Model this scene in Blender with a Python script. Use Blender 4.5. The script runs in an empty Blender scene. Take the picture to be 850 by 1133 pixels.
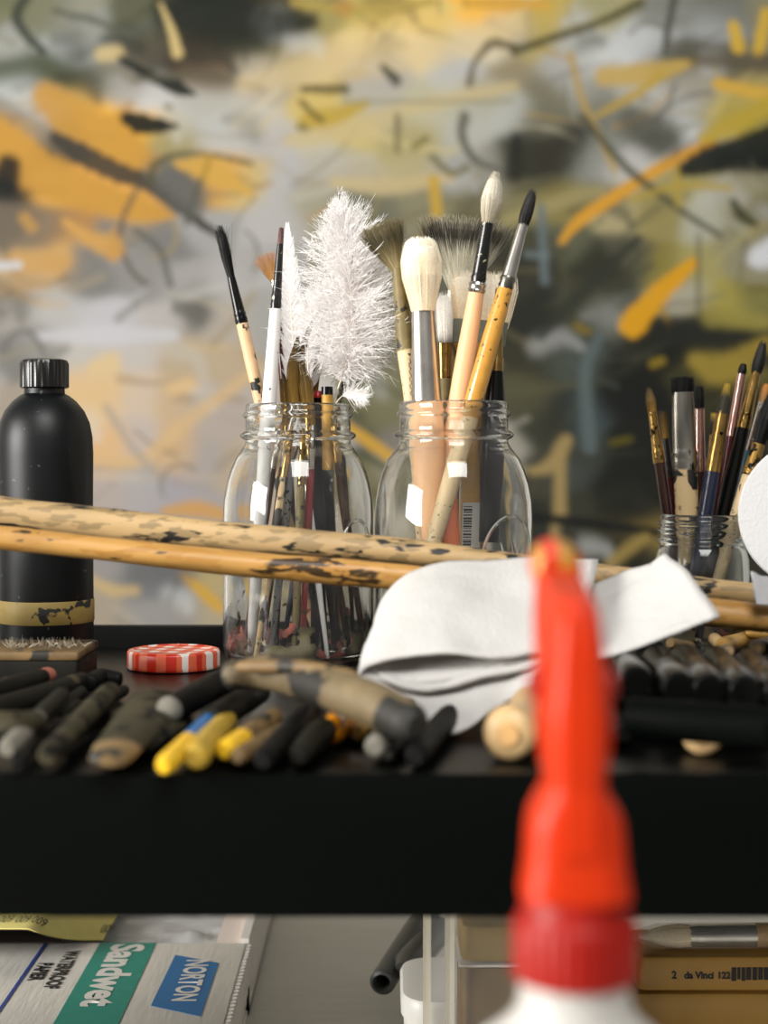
import bpy, bmesh, math, random
import numpy as np
from mathutils import Vector, Matrix, noise

random.seed(7)
C = bpy.context.scene.collection
PI = math.pi

# ------------------------------------------------------------------ camera
Z0 = 0.92                      # height of the tray surface above the floor
F = 1771.0                     # focal length in pixels of an 850 px wide frame
CH = 0.137                     # camera height above the tray
TILT = math.atan(66.5 / F)
CAM = Vector((0, 0, Z0 + CH))
FWD = Vector((0, math.cos(TILT), -math.sin(TILT)))
UPV = Vector((0, math.sin(TILT), math.cos(TILT)))
RGT = Vector((1, 0, 0))

def ray(px, py):
    return FWD + RGT * ((px - 425) / F) + UPV * ((566.5 - py) / F)
def at(px, py, d):             # a point at depth d (metres along the view)
    return CAM + ray(px, py) * d
def on(px, py, z):             # the point of height z above the tray
    r = ray(px, py)
    return CAM + r * ((Z0 + z - CAM.z) / r.z)

cam_d = bpy.data.cameras.new('camera')
cam = bpy.data.objects.new('camera', cam_d)
C.objects.link(cam)
cam.location = CAM
cam.rotation_euler = (PI / 2 - TILT, 0, 0)
cam_d.sensor_fit = 'HORIZONTAL'
cam_d.sensor_width = 24
cam_d.lens = 24 * F / 850
cam_d.clip_start = 0.02
cam_d.dof.use_dof = True
cam_d.dof.focus_distance = 1.01
cam_d.dof.aperture_fstop = 4.2
bpy.context.scene.camera = cam

# --------------------------------------------------------------- materials
def lin(c):
    return tuple(((v / 255) / 12.92 if v / 255 <= 0.04045 else ((v / 255 + 0.055) / 1.055) ** 2.4) for v in c)

def newmat(name):
    m = bpy.data.materials.new(name)
    m.use_nodes = True
    nt = m.node_tree
    return m, nt, nt.nodes['Principled BSDF']

def mat(name, col, rough=0.5, metal=0.0, var=0.0, vscale=60, spots=None, spot_scale=90, spot_thr=0.6,
        bump=0.0, bscale=200, stretch=None, spec=0.5, trans=0.0, coat=0.0, spots2=None, thr2=0.62, scale2=40):
    m, nt, b = newmat(name)
    N, L = nt.nodes, nt.links
    b.inputs['Roughness'].default_value = rough
    b.inputs['Metallic'].default_value = metal
    b.inputs['Specular IOR Level'].default_value = spec
    b.inputs['Transmission Weight'].default_value = trans
    b.inputs['Coat Weight'].default_value = coat
    rgb = lin(col) + (1,)
    b.inputs['Base Color'].default_value = rgb
    tc = N.new('ShaderNodeTexCoord')
    src = tc.outputs['Object']
    if stretch:
        mp = N.new('ShaderNodeMapping'); mp.inputs['Scale'].default_value = stretch
        L.new(src, mp.inputs['Vector']); src = mp.outputs['Vector']
    out = None
    def nz(scale, detail=4, w=0):
        n = N.new('ShaderNodeTexNoise'); n.inputs['Scale'].default_value = scale
        n.inputs['Detail'].default_value = detail
        if w:
            ad = N.new('ShaderNodeVectorMath'); ad.inputs[1].default_value = (w, w * .7, w * .3)
            L.new(src, ad.inputs[0]); L.new(ad.outputs[0], n.inputs['Vector'])
        else:
            L.new(src, n.inputs['Vector'])
        return n.outputs['Fac']
    if var:
        mx = N.new('ShaderNodeMix'); mx.data_type = 'RGBA'; mx.blend_type = 'MULTIPLY'
        rp = N.new('ShaderNodeValToRGB')
        rp.color_ramp.elements[0].position = 0.3; rp.color_ramp.elements[1].position = 0.7
        rp.color_ramp.elements[0].color = (1 - var, 1 - var, 1 - var, 1)
        L.new(nz(vscale), rp.inputs['Fac'])
        mx.inputs['Factor'].default_value = 1
        mx.inputs['A'].default_value = rgb
        L.new(rp.outputs['Color'], mx.inputs['B'])
        out = mx.outputs['Result']
    for k, (sp, sc, th) in enumerate(((spots, spot_scale, spot_thr), (spots2, scale2, thr2))):
        if not sp: continue
        mx = N.new('ShaderNodeMix'); mx.data_type = 'RGBA'
        rp = N.new('ShaderNodeValToRGB')
        rp.color_ramp.elements[0].position = th; rp.color_ramp.elements[1].position = th + 0.03
        L.new(nz(sc, 3, 3.7 * (k + 1)), rp.inputs['Fac'])
        L.new(rp.outputs['Color'], mx.inputs['Factor'])
        if out: L.new(out, mx.inputs['A'])
        else: mx.inputs['A'].default_value = rgb
        mx.inputs['B'].default_value = lin(sp) + (1,)
        out = mx.outputs['Result']
    if out: L.new(out, b.inputs['Base Color'])
    if bump:
        bp = N.new('ShaderNodeBump'); bp.inputs['Strength'].default_value = bump
        bp.inputs['Distance'].default_value = 0.001
        L.new(nz(bscale), bp.inputs['Height']); L.new(bp.outputs['Normal'], b.inputs['Normal'])
    return m

def hairmat(name, stops, rough=0.55, sheer=0.0):
    """colour along each hair: stops = [(t, rgb), ...] from root 0 to tip 1"""
    m, nt, b = newmat(name)
    N, L = nt.nodes, nt.links
    a = N.new('ShaderNodeAttribute'); a.attribute_name = 'along'
    rp = N.new('ShaderNodeValToRGB')
    el = rp.color_ramp.elements
    while len(el) < len(stops): el.new(0.5)
    for e, (t, c) in zip(el, stops):
        e.position = t; e.color = lin(c) + (1,)
    L.new(a.outputs['Fac'], rp.inputs['Fac'])
    tc = N.new('ShaderNodeTexCoord'); nz = N.new('ShaderNodeTexNoise'); nz.inputs['Scale'].default_value = 900
    L.new(tc.outputs['Object'], nz.inputs['Vector'])
    r2 = N.new('ShaderNodeValToRGB'); r2.color_ramp.elements[0].color = (.86, .86, .86, 1)
    r2.color_ramp.elements[0].position = .35; r2.color_ramp.elements[1].position = .62
    L.new(nz.outputs['Fac'], r2.inputs['Fac'])
    mx = N.new('ShaderNodeMix'); mx.data_type = 'RGBA'; mx.blend_type = 'MULTIPLY'; mx.inputs['Factor'].default_value = 1
    L.new(rp.outputs['Color'], mx.inputs['A']); L.new(r2.outputs['Color'], mx.inputs['B'])
    L.new(mx.outputs['Result'], b.inputs['Base Color'])
    b.inputs['Roughness'].default_value = rough
    b.inputs['Specular IOR Level'].default_value = 0.3
    if sheer:
        tr = N.new('ShaderNodeBsdfTranslucent'); L.new(mx.outputs['Result'], tr.inputs['Color'])
        ms = N.new('ShaderNodeMixShader'); ms.inputs['Fac'].default_value = sheer
        L.new(b.outputs[0], ms.inputs[1]); L.new(tr.outputs[0], ms.inputs[2])
        L.new(ms.outputs[0], nt.nodes['Material Output'].inputs['Surface'])
    return m

def glassmat(name, tint=(1, 1, 1), rough=0.0, ior=1.45, haze=.02):
    m, nt, b = newmat(name)
    N, L = nt.nodes, nt.links
    g = N.new('ShaderNodeBsdfGlass')
    g.inputs['Color'].default_value = tint + (1,)
    g.inputs['Roughness'].default_value = rough
    g.inputs['IOR'].default_value = ior
    tc = N.new('ShaderNodeTexCoord'); nz = N.new('ShaderNodeTexNoise'); nz.inputs['Scale'].default_value = 55
    nz.inputs['Detail'].default_value = 1
    mp = N.new('ShaderNodeMapping'); mp.inputs['Scale'].default_value = (1, 1, .45)
    L.new(tc.outputs['Object'], mp.inputs['Vector']); L.new(mp.outputs[0], nz.inputs['Vector'])
    bp = N.new('ShaderNodeBump'); bp.inputs['Strength'].default_value = .22; bp.inputs['Distance'].default_value = .002
    L.new(nz.outputs['Fac'], bp.inputs['Height']); L.new(bp.outputs['Normal'], g.inputs['Normal'])
    # thin white haze mixed in to imitate bright reflections on the glass
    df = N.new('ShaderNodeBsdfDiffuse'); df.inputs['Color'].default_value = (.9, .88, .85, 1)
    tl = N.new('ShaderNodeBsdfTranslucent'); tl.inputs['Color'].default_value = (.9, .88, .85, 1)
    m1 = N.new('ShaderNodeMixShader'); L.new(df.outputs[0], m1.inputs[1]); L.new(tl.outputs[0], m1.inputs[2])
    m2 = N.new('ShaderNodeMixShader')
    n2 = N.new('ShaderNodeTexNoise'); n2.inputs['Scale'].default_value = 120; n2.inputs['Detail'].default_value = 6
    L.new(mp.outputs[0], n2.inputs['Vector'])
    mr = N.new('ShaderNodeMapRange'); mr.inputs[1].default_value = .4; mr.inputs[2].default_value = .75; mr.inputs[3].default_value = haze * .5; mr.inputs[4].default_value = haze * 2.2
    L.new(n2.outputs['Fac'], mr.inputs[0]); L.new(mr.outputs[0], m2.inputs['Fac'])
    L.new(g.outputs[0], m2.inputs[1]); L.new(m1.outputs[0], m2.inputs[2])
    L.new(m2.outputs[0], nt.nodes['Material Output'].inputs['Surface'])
    return m

def filmmat(name, col, opacity, rough=0.15):
    """thin clear plastic: partly see-through, partly glossy"""
    m, nt, b = newmat(name)
    N, L = nt.nodes, nt.links
    b.inputs['Base Color'].default_value = lin(col) + (1,)
    b.inputs['Roughness'].default_value = rough
    t = N.new('ShaderNodeBsdfTransparent')
    ms = N.new('ShaderNodeMixShader'); ms.inputs['Fac'].default_value = opacity
    L.new(t.outputs[0], ms.inputs[1]); L.new(b.outputs[0], ms.inputs[2])
    L.new(ms.outputs[0], nt.nodes['Material Output'].inputs['Surface'])
    return m

def residuemat(name):
    """dried paint smears on the inside of a jar"""
    m, nt, b = newmat(name)
    N, L = nt.nodes, nt.links
    tc = N.new('ShaderNodeTexCoord')
    n1 = N.new('ShaderNodeTexNoise'); n1.inputs['Scale'].default_value = 70; n1.inputs['Detail'].default_value = 5
    n2 = N.new('ShaderNodeTexNoise'); n2.inputs['Scale'].default_value = 45; n2.inputs['Detail'].default_value = 2
    L.new(tc.outputs['Object'], n1.inputs['Vector'])
    ad = N.new('ShaderNodeVectorMath'); ad.inputs[1].default_value = (2, 1, 5)
    L.new(tc.outputs['Object'], ad.inputs[0]); L.new(ad.outputs[0], n2.inputs['Vector'])
    rp = N.new('ShaderNodeValToRGB'); el = rp.color_ramp.elements
    el.new(.5); el.new(.6)
    for e, (p, c) in zip(el, ((.34, (196, 108, 88)), (.46, (40, 36, 26)), (.56, (112, 100, 58)), (.7, (160, 150, 120)))):
        e.position = p; e.color = lin(c) + (1,)
    L.new(n2.outputs['Fac'], rp.inputs['Fac']); L.new(rp.outputs['Color'], b.inputs['Base Color'])
    b.inputs['Roughness'].default_value = .5
    sx = N.new('ShaderNodeSeparateXYZ'); L.new(tc.outputs['Object'], sx.inputs[0])
    mr = N.new('ShaderNodeMapRange'); mr.inputs[1].default_value = 0.0; mr.inputs[2].default_value = .045
    mr.inputs[3].default_value = .22; mr.inputs[4].default_value = -.12
    L.new(sx.outputs['Z'], mr.inputs[0])
    sm = N.new('ShaderNodeMath'); sm.operation = 'ADD'
    L.new(n1.outputs['Fac'], sm.inputs[0]); L.new(mr.outputs[0], sm.inputs[1])
    gt = N.new('ShaderNodeMath'); gt.operation = 'GREATER_THAN'; gt.inputs[1].default_value = .58
    L.new(sm.outputs[0], gt.inputs[0])
    t = N.new('ShaderNodeBsdfTransparent'); ms = N.new('ShaderNodeMixShader')
    L.new(gt.outputs[0], ms.inputs['Fac']); L.new(t.outputs[0], ms.inputs[1]); L.new(b.outputs[0], ms.inputs[2])
    L.new(ms.outputs[0], nt.nodes['Material Output'].inputs['Surface'])
    return m

M = {}
M['black_metal'] = mat('black powder coated metal', (7, 8, 7), .32, var=.4, vscale=30, bump=.15, bscale=900, spec=.2)
M['black_side'] = mat('black painted sheet metal', (3, 5, 4), .6, spec=.04)
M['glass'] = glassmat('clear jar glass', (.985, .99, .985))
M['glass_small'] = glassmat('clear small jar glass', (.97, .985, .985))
M['residue'] = residuemat('dried paint residue')
M['silver'] = mat('polished nickel ferrule', (212, 207, 198), .27, 1.0, var=.25, vscale=80)
M['old_silver'] = mat('worn paint spotted ferrule', (170, 166, 155), .3, 1.0, var=.55, vscale=110, stretch=(1, 1, .25), spots=(25, 24, 20), spot_scale=190, spot_thr=.58)
M['gold'] = mat('brass ferrule', (188, 152, 88), .24, 1.0, var=.35, vscale=150, spots=(40, 32, 18), spot_scale=200, spot_thr=.63)
M['pink_metal'] = mat('copper tinted ferrule', (205, 165, 155), .25, 1.0)
M['black_gloss'] = mat('glossy black lacquer', (6, 7, 6), .22, spec=.3)
M['black_ferrule'] = mat('black paint covered ferrule', (22, 22, 20), .25, spots=(185, 175, 140), spot_scale=260, spot_thr=.66)
M['peach'] = mat('bare peach wood', (232, 182, 134), .5, var=.12, vscale=120, stretch=(1, 1, .15))
M['peach_spots'] = mat('peach wood with black paint drips', (226, 186, 142), .5, var=.15, vscale=140, spots=(20, 22, 18), spot_scale=85, spot_thr=.565)
M['white_paint'] = mat('white lacquered handle', (224, 222, 218), .35, spots=(25, 23, 22), spot_scale=300, spot_thr=.67)
M['cream_speck'] = mat('cream handle with fine specks', (222, 196, 152), .5, spots=(70, 58, 40), spot_scale=420, spot_thr=.64, var=.15)
M['amber'] = mat('amber varnished wood with specks', (206, 150, 62), .3, spots=(42, 34, 18), spot_scale=330, spot_thr=.63, var=.25, vscale=90, coat=.4)
M['tan_wood'] = mat('tan wood', (214, 168, 108), .5, var=.2, vscale=80)
M['olive_dirty'] = mat('olive stained dirty handle', (128, 112, 66), .55, var=.35, vscale=120, spots=(36, 34, 24), spot_scale=180, spot_thr=.6)
M['yellow_wood'] = mat('yellow stained wood', (198, 152, 66), .5, var=.25, vscale=100)
M['maroon'] = mat('maroon lacquer', (72, 18, 22), .22, var=.3)
M['dark_red'] = mat('dark red lacquer', (128, 26, 28), .28)
M['red'] = mat('red lacquer', (178, 34, 34), .3)
M['navy'] = mat('navy lacquer', (26, 32, 52), .25)
M['dark_brown'] = mat('dark brown lacquer', (52, 28, 20), .25, var=.3)
M['grey_handle'] = mat('grey lacquered handle', (150, 150, 148), .35, spots=(30, 28, 26), spot_scale=250, spot_thr=.62)
M['beige_black'] = mat('beige wood with black paint smears', (192, 166, 122), .5, spots=(20, 19, 17), spot_scale=70, spot_thr=.5)
M['gold_black'] = mat('old brass with black paint', (158, 124, 62), .4, .7, spots=(20, 18, 14), spot_scale=130, spot_thr=.52)
M['blue'] = mat('blue lacquer', (24, 98, 158), .35)
M['teal'] = mat('teal lacquer', (20, 120, 150), .3)
M['yellow'] = mat('yellow paint', (226, 180, 28), .4)
M['orange'] = mat('orange varnish', (232, 148, 20), .25, coat=.5)
M['dirt_dark'] = mat('charcoal blackened wood', (27, 26, 20), .6, var=.5, vscale=60, spots=(74, 66, 46), spot_scale=60, spot_thr=.64, spec=.15)
M['dirt_grey'] = mat('grey dusty wood', (66, 61, 44), .65, var=.45, vscale=60, spots=(18, 18, 14), spot_scale=70, spot_thr=.55, spec=.15)
M['dirt_tan'] = mat('dirty tan wood', (126, 100, 60), .6, var=.45, vscale=60, spots=(38, 36, 28), spot_scale=60, spot_thr=.58)
M['pale_grey'] = mat('pale grey chalk', (120, 116, 104), .8, var=.35)
M['pink'] = mat('dusty pink paint', (168, 98, 82), .6)
M['charcoal'] = mat('matt charcoal', (12, 12, 11), .6, var=.5, spots=(36, 34, 27), spot_scale=90, spot_thr=.62, spec=.15)
M['knob_wood'] = mat('pale turned wood', (206, 172, 122), .45, var=.15, vscale=150)
M['paper'] = mat('white paper towel', (190, 188, 184), .9, bump=.5, bscale=500, spec=.1)
M['paper2'] = mat('white tissue paper', (188, 188, 188), .9, bump=.4, bscale=500, spec=.1)
M['red_plastic'] = mat('red orange plastic', (188, 44, 4), .4, var=.08, vscale=50, spec=.25)
M['red_collar'] = mat('red ribbed plastic', (142, 18, 6), .45, spec=.25)
M['nozzle'] = mat('yellow red striped nozzle plastic', (186, 138, 52), .5, var=.3, vscale=120, stretch=(4, .1, .1), spots=(196, 40, 18), spot_scale=60, spot_thr=.5)
M['bottle_white'] = mat('milky white plastic', (212, 209, 203), .35, trans=.35)
M['ink_bottle'] = mat('black plastic bottle', (9, 12, 13), .42, var=.3, vscale=50, spots=(70, 76, 74), spot_scale=230, spot_thr=.71, spec=.32)
M['ink_cap'] = mat('black ribbed cap', (12, 11, 8), .3, spec=.5)
M['tape'] = mat('yellowed label strip', (150, 128, 66), .6, var=.25, vscale=70, spots=(26, 26, 22), spot_scale=90, spot_thr=.62)
M['ink'] = mat('black print', (26, 25, 24), .6)
M['paint_black'] = mat('black printing ink', (22, 22, 20), .6)
M['card_white'] = mat('white carton board', (232, 226, 220), .6)
M['card_side'] = mat('fanned white sheet edges', (226, 222, 216), .7)
M['pack_paper'] = mat('grey white wrapping paper', (240, 236, 226), .7, var=.12, vscale=260, stretch=(1, .12, 1), bump=.2, bscale=400)
M['print_green'] = mat('teal green print', (0, 134, 116), .6, var=.12, vscale=200)
M['print_blue'] = mat('blue print', (0, 104, 164), .6, var=.12, vscale=200)
M['print_line'] = mat('dark blue print', (40, 66, 140), .6)
M['print_white'] = mat('white print', (214, 212, 204), .6)
M['sand_yellow'] = mat('yellow sandpaper backing', (244, 230, 138), .7, var=.1)
M['grit_and_shade'] = mat('brown sandpaper grit and gap shade', (44, 32, 24), .9)
M['film'] = filmmat('clear crumpled film', (235, 238, 240), .55, .2)
M['clear_box'] = filmmat('clear plastic box wall', (225, 228, 232), .05, .08)
M['clear_edge'] = filmmat('clear plastic box edge', (240, 234, 216), .6, .15)
M['tub'] = mat('white plastic tub', (240, 238, 232), .35)
M['olive_block'] = mat('olive brown clay', (150, 124, 62), .6, var=.3, vscale=50)
M['brown_block'] = mat('brown clay', (124, 98, 54), .6, var=.3, vscale=50)
M['bar_wood'] = mat('yellow brown varnished wood', (168, 128, 58), .45, var=.15, vscale=60, stretch=(.2, 1, 1))
M['tool_black'] = mat('dark grey coated steel', (52, 54, 50), .38, spec=.5)
M['tin'] = mat('plain tin plate', (170, 170, 168), .35, .9)
M['table'] = mat('light grey table top', (226, 223, 213), .6, var=.08, vscale=25, stretch=(1, 6, 1))
M['table_leg'] = mat('grey table leg', (110, 110, 108), .5)
M['wall'] = mat('off white plaster', (205, 202, 194), .9, var=.05, vscale=6)
M['floor'] = mat('grey concrete floor', (128, 126, 120), .8, var=.2, vscale=4)
M['stretcher'] = mat('pine stretcher bar', (190, 160, 118), .6)
M['stick_pale'] = mat('pale peeled stick with black charcoal smears', (186, 156, 108), .55, var=.28, vscale=60, stretch=(.28, 1, 1),
                      spots=(26, 24, 20), spot_scale=85, spot_thr=.585, spots2=(142, 120, 82), thr2=.53, scale2=230)
M['stick_gold'] = mat('golden bamboo stick with dark marks', (196, 148, 78), .42, var=.35, vscale=50, stretch=(.3, 1, 1),
                      spots=(58, 42, 22), spot_scale=75, spot_thr=.635, spots2=(168, 122, 58), thr2=.53, scale2=210)
M['h_black'] = hairmat('black bristle', [(0, (5, 5, 5)), (1, (12, 12, 10))], .5)
M['h_dark'] = hairmat('dark grey bristle', [(0, (20, 19, 18)), (1, (44, 41, 38))])
M['h_purple'] = hairmat('mauve brown bristle', [(0, (118, 90, 84)), (1, (92, 58, 56))])
M['h_orange'] = hairmat('orange brown fan bristle', [(0, (188, 148, 92)), (1, (206, 138, 62))])
M['h_brown'] = hairmat('olive brown bristle', [(0, (150, 116, 52)), (.6, (110, 86, 40)), (1, (66, 52, 28))])
M['h_cream'] = hairmat('cream goat hair', [(0, (246, 230, 196)), (.5, (253, 241, 214)), (1, (255, 248, 230))])
M['h_white'] = hairmat('white hair', [(0, (110, 106, 96)), (.2, (236, 232, 222)), (1, (250, 248, 242))])
M['h_greywhite'] = hairmat('greyish white hair', [(0, (182, 172, 146)), (.5, (206, 198, 178)), (1, (186, 178, 160))])
M['h_badger'] = hairmat('badger hair brown', [(0, (170, 156, 116)), (.35, (128, 114, 76)), (.7, (58, 52, 34)), (1, (124, 112, 78))])
M['h_badger2'] = hairmat('badger hair banded', [(0, (130, 126, 100)), (.2, (232, 228, 208)), (.55, (206, 200, 176)), (.72, (46, 42, 33)), (.9, (60, 55, 43)), (1, (170, 162, 136))])
M['h_yellow'] = hairmat('hair with yellow paint', [(0, (52, 50, 44)), (.6, (66, 60, 44)), (1, (206, 170, 60))])
M['feather'] = hairmat('white feather', [(0, (254, 251, 250)), (1, (255, 254, 253))], .8, sheer=.4)
M['quill'] = mat('feather quill', (226, 214, 190), .4)

# -------------------------------------------------------------- primitives
CAM_SCALE = 1.0          # the things on the work table are scaled about the camera; TD = table top before scaling
TD = Z0 - .17
def scale_about_cam(v):
    v = Vector(v)
    return v if CAM_SCALE == 1.0 else Vector((v.x * CAM_SCALE, v.y * CAM_SCALE, TZ + (v.z - TD) * CAM_SCALE))
class MB:
    def __init__(s):
        s.v, s.f, s.m, s.a = [], [], [], []
    def add(s, vs, fs, mi=0, al=None):
        o = len(s.v)
        s.v += [scale_about_cam(v) for v in vs]
        s.a += (al if al is not None else [0.0] * len(vs))
        s.f += [tuple(i + o for i in f) for f in fs]
        s.m += [mi] * len(fs)
        return s
    def rings(s, rings, cap=True, mi=0, al=None, closed=True):
        n = len(rings[0]); vs = [p for r in rings for p in r]; fs = []
        m = n if closed else n - 1
        for k in range(len(rings) - 1):
            for i in range(m):
                j = (i + 1) % n
                fs.append((k * n + i, k * n + j, (k + 1) * n + j, (k + 1) * n + i))
        if cap:
            fs.append(tuple(range(n))[::-1]); fs.append(tuple((len(rings) - 1) * n + i for i in range(n)))
        a = None
        if al is not None: a = [al[k] for k in range(len(rings)) for _ in range(n)]
        return s.add(vs, fs, mi, a)
    def tube(s, pts, rad, n=12, wide=None, flat=1.0, cap=True, mi=0, al=None):
        """tube through pts; wide = world direction of the broad side, flat = thickness ratio"""
        pts = [Vector(p) for p in pts]
        if not hasattr(rad, '__len__'): rad = [rad] * len(pts)
        rs, u = [], None
        for k, p in enumerate(pts):
            t = (pts[min(k + 1, len(pts) - 1)] - pts[max(k - 1, 0)]).normalized()
            if u is None:
                u = Vector(wide) if wide is not None else (Vector((1, 0, 0)) if abs(t.x) < .8 else Vector((0, 0, 1)))
            u = (u - t * u.dot(t)).normalized(); w = t.cross(u)
            rs.append([p + u * (rad[k] * math.cos(2 * PI * i / n)) + w * (rad[k] * flat * math.sin(2 * PI * i / n)) for i in range(n)])
        return s.rings(rs, cap, mi, al)
    def lathe(s, base, prof, n=48, axis=(0, 0, 1), cap=(True, True), mi=0):
        """prof = [(r, h)...] around axis through base"""
        ax = Vector(axis).normalized()
        u = ax.orthogonal().normalized()
        if abs(ax.z) > .99: u = Vector((1, 0, 0))
        w = ax.cross(u); base = Vector(base)
        rs = [[base + ax * h + (u * math.cos(2 * PI * i / n) + w * math.sin(2 * PI * i / n)) * max(r, 1e-5) for i in range(n)] for r, h in prof]
        return s.rings(rs, all(cap), mi)
    def box(s, lo, hi, mi=0, bev=0.0):
        x0, y0, z0 = lo; x1, y1, z1 = hi
        if bev <= 0:
            return s.add([(x0, y0, z0), (x1, y0, z0), (x1, y1, z0), (x0, y1, z0), (x0, y0, z1), (x1, y0, z1), (x1, y1, z1), (x0, y1, z1)],
                         [(3, 2, 1, 0), (4, 5, 6, 7), (0, 1, 5, 4), (1, 2, 6, 5), (2, 3, 7, 6), (3, 0, 4, 7)], mi)
        b = bev
        def ring(z, i): return rrect((x0 + x1) / 2, (y0 + y1) / 2, (x1 - x0) / 2 - i, (y1 - y0) / 2 - i, b * 1.5, z)
        return s.rings([ring(z0, b), ring(z0 + b * .3, b * .3), ring(z0 + b, 0), ring(z1 - b, 0), ring(z1 - b * .3, b * .3), ring(z1, b)], True, mi)
    def build(s, name, mats, parent=None, smooth=True, sharp=40):
        off = world_loc(parent) if parent else Vector((0, 0, 0))
        me = bpy.data.meshes.new(name)
        me.from_pydata([v - off for v in s.v], [], s.f)
        for m in (mats if isinstance(mats, (list, tuple)) else [mats]): me.materials.append(m)
        if len(me.polygons):
            me.polygons.foreach_set('material_index', s.m)
            me.polygons.foreach_set('use_smooth', [smooth] * len(me.polygons))
        if any(s.a):
            at_ = me.attributes.new('along', 'FLOAT', 'POINT'); at_.data.foreach_set('value', s.a)
        bm = bmesh.new(); bm.from_mesh(me)
        if len(bm.faces) < 4000: bmesh.ops.recalc_face_normals(bm, faces=bm.faces[:])
        bm.to_mesh(me); bm.free()
        if getattr(s, 'hairy', False): me.polygons.foreach_set('use_smooth', [False] * len(me.polygons))
        elif smooth and len(me.polygons) < 6000: me.set_sharp_from_angle(angle=math.radians(sharp))
        o = bpy.data.objects.new(name, me); C.objects.link(o)
        if parent: o.parent = parent
        return o

def rrect(cx, cy, hx, hy, r, z, n=4):
    r = max(min(r, hx * .98, hy * .98), 1e-5); pts = []
    for qx, qy, a0 in ((1, 1, 0), (-1, 1, 90), (-1, -1, 180), (1, -1, 270)):
        for k in range(n + 1):
            a = math.radians(a0 + 90 * k / n)
            pts.append(Vector((cx + qx * (hx - r) + r * math.cos(a), cy + qy * (hy - r) + r * math.sin(a), z)))
    return pts

def world_loc(o):
    v = Vector((0, 0, 0))
    while o is not None:
        v = v + o.location; o = o.parent
    return v

def thing(name, label, cat, loc, group=None):
    o = bpy.data.objects.new(name, None); C.objects.link(o)
    o.empty_display_size = .02
    o.location = scale_about_cam(loc)
    o['label'] = label; o['category'] = cat
    if group: o['group'] = group
    return o
def tag(o, label, cat, group=None):
    o['label'] = label; o['category'] = cat
    if group: o['group'] = group
    return o
def struct(o):
    o['kind'] = 'structure'; return o
def recenter(o):                       # put a single-mesh thing's origin at its base
    vs = [v.co.copy() for v in o.data.vertices]
    c = Vector((sum(v.x for v in vs) / len(vs), sum(v.y for v in vs) / len(vs), min(v.z for v in vs)))
    for v in o.data.vertices: v.co -= c
    o.location = c
    return o

def spline(pts, n):
    """Catmull-Rom through pts"""
    pts = [Vector(p) for p in pts]
    if len(pts) == 2: return [pts[0].lerp(pts[1], i / (n - 1)) for i in range(n)]
    P = [pts[0] * 2 - pts[1]] + pts + [pts[-1] * 2 - pts[-2]]
    out = []
    for i in range(n):
        x = i / (n - 1) * (len(pts) - 1); k = min(int(x), len(pts) - 2); t = x - k
        a, b, c, d = P[k:k + 4]
        out.append(.5 * ((2 * b) + (c - a) * t + (2 * a - 5 * b + 4 * c - d) * t * t + (3 * b - a - 3 * c + d) * t ** 3))
    return out

def interp(xs, ys, x):
    if x <= xs[0]: return ys[0]
    for k in range(len(xs) - 1):
        if x <= xs[k + 1]:
            t = (x - xs[k]) / (xs[k + 1] - xs[k]); return ys[k] * (1 - t) + ys[k + 1] * t
    return ys[-1]

# ------------------------------------------------------------- hair pieces
def hairs(root, tip, r0, rt, n, wide=(1, 0, 0), flat=1.0, flat_tip=None, hr=.00026, jit=.06, prof=None, bend=0.0, core=True, ragged=.08, wild=0.0, curve=None, rng=None, tone=.05):
    """a bundle of tapered hairs from root to tip; r0 / rt = half width at root / tip"""
    rng = rng or random.Random(int(abs(root.x + root.z) * 1e5))
    mb = MB(); ax = tip - root; Ln = ax.length; ax.normalize()
    u = Vector(wide); u = (u - ax * u.dot(ax)).normalized(); w = ax.cross(u)
    ft = flat if flat_tip is None else flat_tip
    def half(t):
        if prof: return interp([p[0] for p in prof], [p[1] for p in prof], t)
        return r0 + (rt - r0) * t
    def pos(a, q, t, L):
        h = half(t) * q; f = flat + (ft - flat) * t
        c = root + ax * (t * L)
        if curve: c = c + curve(t)
        return c + u * (h * math.cos(a)) + w * (h * f * math.sin(a))
    if core:
        rs, al = [], []
        for k in range(9):
            t = k / 8 * .93
            rs.append([pos(2 * PI * i / 16, .88 * (1 if k < 8 else .6), t, Ln) for i in range(16)]); al.append(.02 + t)
        mb.rings(rs, True, 0, al)
    S = 5
    for i in range(n):
        a = rng.uniform(0, 2 * PI); q = math.sqrt(rng.uniform(.25, 1)) if core else math.sqrt(rng.random())
        L = Ln * (1 + rng.uniform(-ragged, ragged))
        if not prof or rt > r0 * .6: L *= 1 - .10 * q * q
        ju, jw = rng.gauss(0, jit) * Ln, rng.gauss(0, jit) * Ln * max(ft, .2)
        if wild and rng.random() < wild: ju *= 3; jw *= 3
        pts, al, rr = [], [], []
        for k in range(S):
            t = k / (S - 1)
            p = pos(a, q, t, L) + u * ju * t * t * .5 + w * jw * t * t * .5
            pts.append(p); al.append(max(.01, t)); rr.append(hr * (1 - .72 * t))
        out_ = u * math.cos(a) + w * math.sin(a)
        dal = rng.gauss(0, tone)
        mb.tube(pts, rr, 3, cap=False, al=[min(1, max(.01, x + dal)) for x in al], wide=ax.cross(out_) + out_ * rng.gauss(0, .25), flat=.35)
    mb.hairy = True
    return mb

def along(T, E, s): return T.lerp(E, s)

def rod(name, path, rad, m, parent, n=14, wide=None, flat=1.0, steps=None):
    mb = MB()
    if steps:
        pp = spline(path, steps)
        rr = [interp([i / (len(rad) - 1) for i in range(len(rad))], rad, k / (steps - 1)) for k in range(steps)]
    else: pp, rr = path, rad
    mb.tube(pp, rr, n, wide=wide, flat=flat)
    return mb.build(name, m, parent)

def px2m(p, d): return p * d / F

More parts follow.
